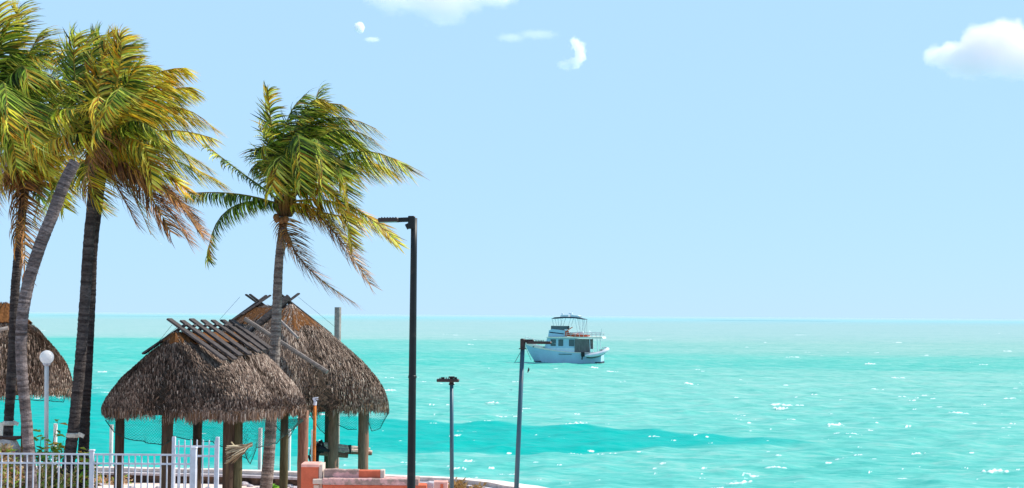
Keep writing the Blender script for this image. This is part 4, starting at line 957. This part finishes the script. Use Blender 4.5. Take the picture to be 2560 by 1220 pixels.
# ------------------------------------------------------------------ boat
def make_boat():
    Yb = 204.0; base = at(1424, 905, Yb); base.z = ZS; sc = F / Yb
    t = thing("motor_boat", base, "white two storey motor boat anchored offshore with a bimini top", "boat", rz=R(-11)); k = 1 / math.cos(R(11))
    X = lambda px: (px - 1424) / sc * k; Zp = lambda py: (905 - py) / sc
    def B(mb, name, m, parent=t, smooth=False):
        me = mb.build(name, m, None, smooth=smooth); me.parent = parent; return me
    # hull
    st = [(1313, .03, 0, 2.55), (1322, .55, .05, 2.42), (1335, 1.05, .35, 2.2), (1350, 1.45, .9, 2.02), (1370, 1.75, 1.35, 1.85), (1395, 1.92, 1.65, 1.66), (1425, 1.98, 1.8, 1.5), (1455, 1.98, 1.82, 1.42), (1480, 1.92, 1.78, 1.42), (1505, 1.8, 1.65, 1.45)]
    mb = MB(); rows = 6; vs = []
    for px, bd, bw, zs in st:
        x = X(px)
        for sgn in (1, -1):
            for j in range(rows):
                f = j / (rows - 1); z = -.35 + (zs + .35) * f; ff = f ** .7
                xx = x
                if px < 1360: xx = x + (1 - f) ** 1.2 * (1360 - px) / sc * .62
                vs.append((xx, sgn * (bw + (bd - bw) * ff), z))
    fs = []; nn = rows * 2
    for i in range(len(st) - 1):
        for j in range(rows - 1):
            a = i * nn + j; fs.append((a, a + nn, a + nn + 1, a + 1)); b = i * nn + rows + j; fs.append((b, b + 1, b + nn + 1, b + nn))
        fs.append((i * nn + rows - 1, i * nn + nn + rows - 1, i * nn + nn + nn - 1, i * nn + nn - 1))
    e = (len(st) - 1) * nn
    for j in range(rows - 1): fs.append((e + j, e + rows + j, e + rows + j + 1, e + j + 1)); fs.append((j, j + 1, rows + j + 1, rows + j))
    mb.add(vs, fs); hull = B(mb, "hull", MT['bshaded'])
    mb = MB()
    for sgn in (1, -1):
        for i in range(len(st) - 1):
            (p0, b0, w0, z0), (p1, b1, w1, z1) = st[i], st[i + 1]
            mb.bar((X(p0), sgn * (b0 + .02), z0), (X(p1), sgn * (b1 + .02), z1), .07, .10)
    B(mb, "rub_rail", MT['cream'], hull)
    mb = MB(); vs = []; fs = []
    bw_st = st[:6]
    for sgn in (1, -1):
        for i in range(len(bw_st) - 1):
            (p0, b0, w0, z0), (p1, b1, w1, z1) = bw_st[i], bw_st[i + 1]; h0, h1 = .42 * (1 - i / 5), .42 * (1 - (i + 1) / 5)
            n0 = len(vs); vs += [(X(p0), sgn * (b0 + .01), z0 + .04), (X(p1), sgn * (b1 + .01), z1 + .04), (X(p1), sgn * (b1 + .03), z1 + .06 + h1), (X(p0), sgn * (b0 + .03), z0 + .06 + h0), (X(p0), sgn * max(0, b0 - .05), z0 + .04), (X(p1), sgn * (b1 - .05), z1 + .04), (X(p1), sgn * (b1 - .05), z1 + .06 + h1), (X(p0), sgn * max(0, b0 - .05), z0 + .06 + h0)]
            fs += [(n0, n0 + 1, n0 + 2, n0 + 3), (n0 + 7, n0 + 6, n0 + 5, n0 + 4), (n0 + 3, n0 + 2, n0 + 6, n0 + 7)]
    mb.add(vs, fs); B(mb, "bulwark", MT['cream'], hull)
    mb = MB()
    for px, y_ in ((1338, -1.15), (1365, -1.72)): mb.box((X(px), y_ - .02, Zp(867)), (.28, .06, .16))
    mb.box((X(1425), -2.0, Zp(884)), (1.1, .03, .1)); mb.box((X(1410), -1.99, Zp(884)), (.9, .03, .1)); B(mb, "portholes", MT['glass'], hull)
    mb = MB(); mb.bar((X(1338), -1.0, .12), (X(1505), -1.8, .08), .1, .14); mb.box((X(1505) + .04, 0, .06), (.06, 3.3, .28)); B(mb, "waterline", MT['anti'], hull)
    # main cabin
    def prism(mb, prof, hw):     # side profile (px,py) list, half width
        n = len(prof); v = [(X(a), -hw, Zp(b)) for a, b in prof] + [(X(a), hw, Zp(b)) for a, b in prof]
        mb.add(v, [tuple(range(n)), tuple(range(2 * n - 1, n - 1, -1))] + [(i, i + n, (i + 1) % n + n, (i + 1) % n) for i in range(n)])
    mb = MB(); prism(mb, [(1366, 881), (1366, 868), (1372, 845), (1442, 845), (1442, 881)], 1.5); cab = B(mb, "cabin", MT['bshaded'])
    mb = MB(); prism(mb, [(1368, 883), (1369, 869), (1440, 869), (1440, 883)], 1.56); B(mb, "cabin_side", MT['bwhite'], cab)
    for a, b_ in ((1381, 1394), (1400, 1412), (1426, 1439)):
        for sgn in (-1, 1):
            mb = MB(); mb.box(((X(a) + X(b_)) / 2, sgn * 1.515, Zp(856)), (X(b_) - X(a), .05, .95), bev=.02); B(mb, "window", MT['glass'], cab)
    mb = MB()
    for y_ in (-.95, 0, .95): mb.bar((X(1368.3), y_, Zp(862)), (X(1371.5), y_, Zp(848)), .8, .04, up=(1, 0, 0))
    B(mb, "windscreen", MT['glass'], cab)
    # aft cockpit canvas
    mb = MB(); mb.box(((X(1440) + X(1478)) / 2, -1.55, (Zp(847) + Zp(879)) / 2), (X(1478) - X(1440), .04, Zp(847) - Zp(879)))
    for q in range(14): mb.box((X(1441 + q * 2.75), -1.585, (Zp(847) + Zp(879)) / 2), (.07, .05, Zp(847) - Zp(880)))
    B(mb, "canvas_curtain", MT['canvas']); mb = MB()
    mb.box(((X(1440) + X(1478)) / 2, 1.55, (Zp(847) + Zp(872)) / 2), (X(1478) - X(1440), .04, Zp(847) - Zp(872)))
    B(mb, "canvas_curtain", MT['canvas'])
    mb = MB(); mb.box((X(1440) + .1, 0, (Zp(845) + Zp(880)) / 2), (.05, 2.9, Zp(845) - Zp(880))); mb.box((X(1460), 0, 1.35), (2.2, 3.4, .06)); B(mb, "cockpit", MT['bwhite'])
    # roof deck
    mb = MB(); prism(mb, [(1370, 844.5), (1374, 841.5), (1508, 840.5), (1510, 844.5)], 1.85); B(mb, "upper_deck", MT['cream'])
    mb = MB()
    for px, sgn in ((1479, -1), (1497, -1), (1479, 1), (1497, 1)):
        mb = MB(); mb.tube([(X(px), sgn * 1.65, Zp(883)), (X(px - 2), sgn * 1.65, Zp(844))], .045, 6); B(mb, "deck_post", MT['bwhite'])
    # flybridge
    mb = MB(); prism(mb, [(1374, 841), (1376, 826), (1384, 822), (1416, 826), (1414, 841)], 1.35); fb = B(mb, "flybridge", MT['bshaded'])
    mb = MB(); prism(mb, [(1377, 831.5), (1378, 829), (1413, 833), (1412, 835)], 1.37); B(mb, "stripe", MT['navy'], fb)
    mb = MB()
    mb.box(((X(1381) + X(1420)) / 2, -1.2, (Zp(814) + Zp(824)) / 2), (X(1420) - X(1381), .03, .5)); mb.box(((X(1381) + X(1420)) / 2, 1.2, (Zp(814) + Zp(824)) / 2), (X(1420) - X(1381), .03, .5)); mb.box((X(1381), 0, (Zp(814) + Zp(824)) / 2), (.04, 2.4, .55))
    B(mb, "flybridge_screen", MT['glass'], fb)
    mb = MB(); mb.box((X(1409), -.5, Zp(823)), (.35, .5, .75), bev=.05); mb.box((X(1402), .5, Zp(823)), (.35, .5, .75), bev=.05); B(mb, "seat", MT['cream'], fb)
    mb = MB(); mb.bar((X(1420), -.9, Zp(826)), (X(1433), -.9, Zp(817)), .9, .06); B(mb, "seat_back", MT['red'], fb)
    # bimini
    mb = MB(); prof = [(1382, 796.5), (1390, 793), (1410, 791.5), (1430, 792), (1450, 794), (1465, 798), (1463, 798.5), (1440, 795.5), (1410, 795), (1386, 797)]; prism(mb, prof, 1.5); bm = B(mb, "bimini_top", MT['navy'])
    mb = MB(); prism(mb, [(1403, 791.3), (1405, 787.5), (1424, 787), (1424, 791.2)], 1.25); prism(mb, [(1429, 791.6), (1430, 786.5), (1446, 788), (1452, 790.5), (1448, 793)], 1.25); B(mb, "solar_panel", MT['bwhite'], bm)
    mb = MB(); mb.tube([(X(1426), 0, Zp(792)), (X(1426), 0, Zp(782))], .05, 6); mb.lathe((X(1426), 0, Zp(785)), [(.05, 0), (.3, .03), (.3, .2), (.05, .25)], 12); mb.lathe((X(1405), .3, Zp(787)), [(.05, 0), (.14, .08), (.12, .25), (.02, .32)], 10); mb.tube([(X(1431), 0, Zp(786)), (X(1430.5), 0, Zp(777))], .025, 5); B(mb, "radar", MT['bwhite'], bm)
    mb = MB()
    for sgn in (-1, 1):
        for a, b_, c_, d_ in ((1383, 796, 1388, 815), (1398, 795, 1400, 814), (1410, 795, 1404, 815), (1430, 795, 1424, 814), (1440, 796, 1449, 840), (1463, 798, 1455, 840), (1463, 798, 1463, 840), (1452, 797, 1453, 825)):
            mb = MB(); mb.tube([(X(a), sgn * 1.35, Zp(b_)), (X(c_), sgn * 1.35, Zp(d_))], .03, 5); B(mb, "bimini_pole", MT['steel'], bm)
    # upper rail and red kayak-like band
    mb = MB()
    for sgn in (-1, 1):
        mb.tube([(X(1420), sgn * 1.78, Zp(831)), (X(1505), sgn * 1.78, Zp(831))], .045, 5); mb.tube([(X(1420), sgn * 1.78, Zp(835)), (X(1505), sgn * 1.78, Zp(835.5))], .03, 5)
        for q in range(9): mb.tube([(X(1421 + q * 10.4), sgn * 1.78, Zp(841)), (X(1421 + q * 10.4), sgn * 1.78, Zp(830.5))], .03, 5)
    mb.tube([(X(1505), -1.78, Zp(831)), (X(1505), 1.78, Zp(831))], .045, 5); mb.tube([(X(1504), -1.7, Zp(841)), (X(1506.5), -1.7, Zp(820))], .03, 5)
    B(mb, "upper_rail", MT['steel'])
    mb = MB(); mb.tube([(X(1419), -1.5, Zp(834)), (X(1426), -1.5, Zp(836)), (X(1445), -1.5, Zp(837.5)), (X(1470), -1.5, Zp(838.5)), (X(1478), -1.5, Zp(838))], [.06, .22, .24, .16, .05], 8); mb.box((X(1421), -1.4, Zp(833)), (.5, .3, .75)); B(mb, "red_deck_gear", MT['red'])
    mb = MB(); mb.box((X(1418), -1.3, Zp(832)), (.28, .25, 1.1), bev=.03); mb.box((X(1452), -.6, Zp(834)), (.9, .5, .6), bev=.05); mb.tube([(X(1475), -1.0, Zp(829)), (X(1478), -1, Zp(828))], [.2, .05], 8); B(mb, "deck_locker", MT['bwhite'])
    # bow rail
    mb = MB()
    for sgn in (-1, 1):
        pts = [(X(p), sgn * max(.05, b_ - .05), z + 1.05 - .0 * i) for i, (p, b_, w_, z) in enumerate(st[:6])]
        mb.tube(pts, .022, 5)
        for (x, y, z) in pts: mb.tube([(x, y, z), (x, y, z - 1.0)], .02, 5)
    B(mb, "bow_rail", MT['steel'])
    mb = MB(); mb.bar((X(1308), 0, 2.5), (X(1322), 0, 2.55), .3, .12); B(mb, "bow_pulpit", MT['cream'], hull)
    # anchor line
    mb = MB(); pa = Vector((X(1312), 0, 2.4)); mb.tube([pa, (X(1300), -.3, 1.1), (X(1288), -.8, -.3)], .04, 5); mb.tube([pa, (X(1330), -.5, .2)], .03, 5); B(mb, "anchor_line", MT['canvas'])
    # davits
    mb = MB()
    for y_ in (-1.2, .6): mb.tube([(X(1500), y_, 1.4), (X(1508), y_, 2.2), (X(1520), y_, 2.15)], .05, 6)
    B(mb, "davit", MT['steel'])
    return t, X, Zp
boat, BX, BZ = make_boat()
bpy.context.view_layer.update()
# inflatable dinghy hanging at the stern
Yd = 201.2
dg = thing("inflatable_dinghy", at(1490, 888, Yd), "small grey inflatable dinghy hung off the motor boat's stern", "dinghy")
mb = MB(); path = [(1462, 889, -.75), (1475, 888.5, -.8), (1492, 886, -.75), (1506, 881.5, -.6), (1515, 876, -.35), (1519, 873, 0), (1515, 875, .35), (1506, 880, .6), (1492, 884.5, .75), (1475, 887, .8), (1462, 887.5, .75)]
mb.tube([at(a, b, Yd + c) for a, b, c in path], [.14, .25, .27, .27, .27, .26, .27, .27, .27, .25, .14], 10); mb.build("tube", MT['rubber'], dg, smooth=True)
mb = MB(); vs = []; fs = []
for a, b, h in ((1466, 892, .6), (1480, 893, .68), (1496, 890, .6), (1510, 883, .3), (1517, 877, .03)):
    for c in (-h, 0, h): p = at(a, b + (3 if c == 0 else 0), Yd + c); vs.append(tuple(p))
for i in range(4):
    for j in range(2): a = i * 3 + j; fs.append((a, a + 1, a + 4, a + 3))
mb.add(vs, fs); mb.build("floor", MT['canvas'], dg)
mb = MB(); mb.box(at(1457, 886, Yd), (.5, .4, .65), bev=.08); mb.bar(at(1456, 889, Yd), at(1455, 899, Yd), .16, .2); mb.build("outboard_motor", MT['black'], dg)
mb = MB(); mb.box(at(1505, 875, Yd), (.8, .6, .1)); mb.build("seat", MT['canvas'], dg)
# small dark bird
c = at(1321, 925, 130); mb = MB()
mb.tube([c + Vector(v) for v in ((-.07, 0, -.24), (-.02, 0, -.1), (.03, 0, .03), (.03, 0, .14), (.01, 0, .2), (-.04, 0, .22))], [.02, .07, .085, .05, .035, .012], 8)
for sg in (-1, 1): mb.tube([c + Vector((.02, sg * .03, .05)), c + Vector((.07, sg * .22, .0)), c + Vector((.02, sg * .4, -.12))], [.05, .04, .008], 5)
tag(mb.build("sea_bird", MT['bird'], None, origin=c), "small dark bird flying low over the water below the boat's bow", "bird")
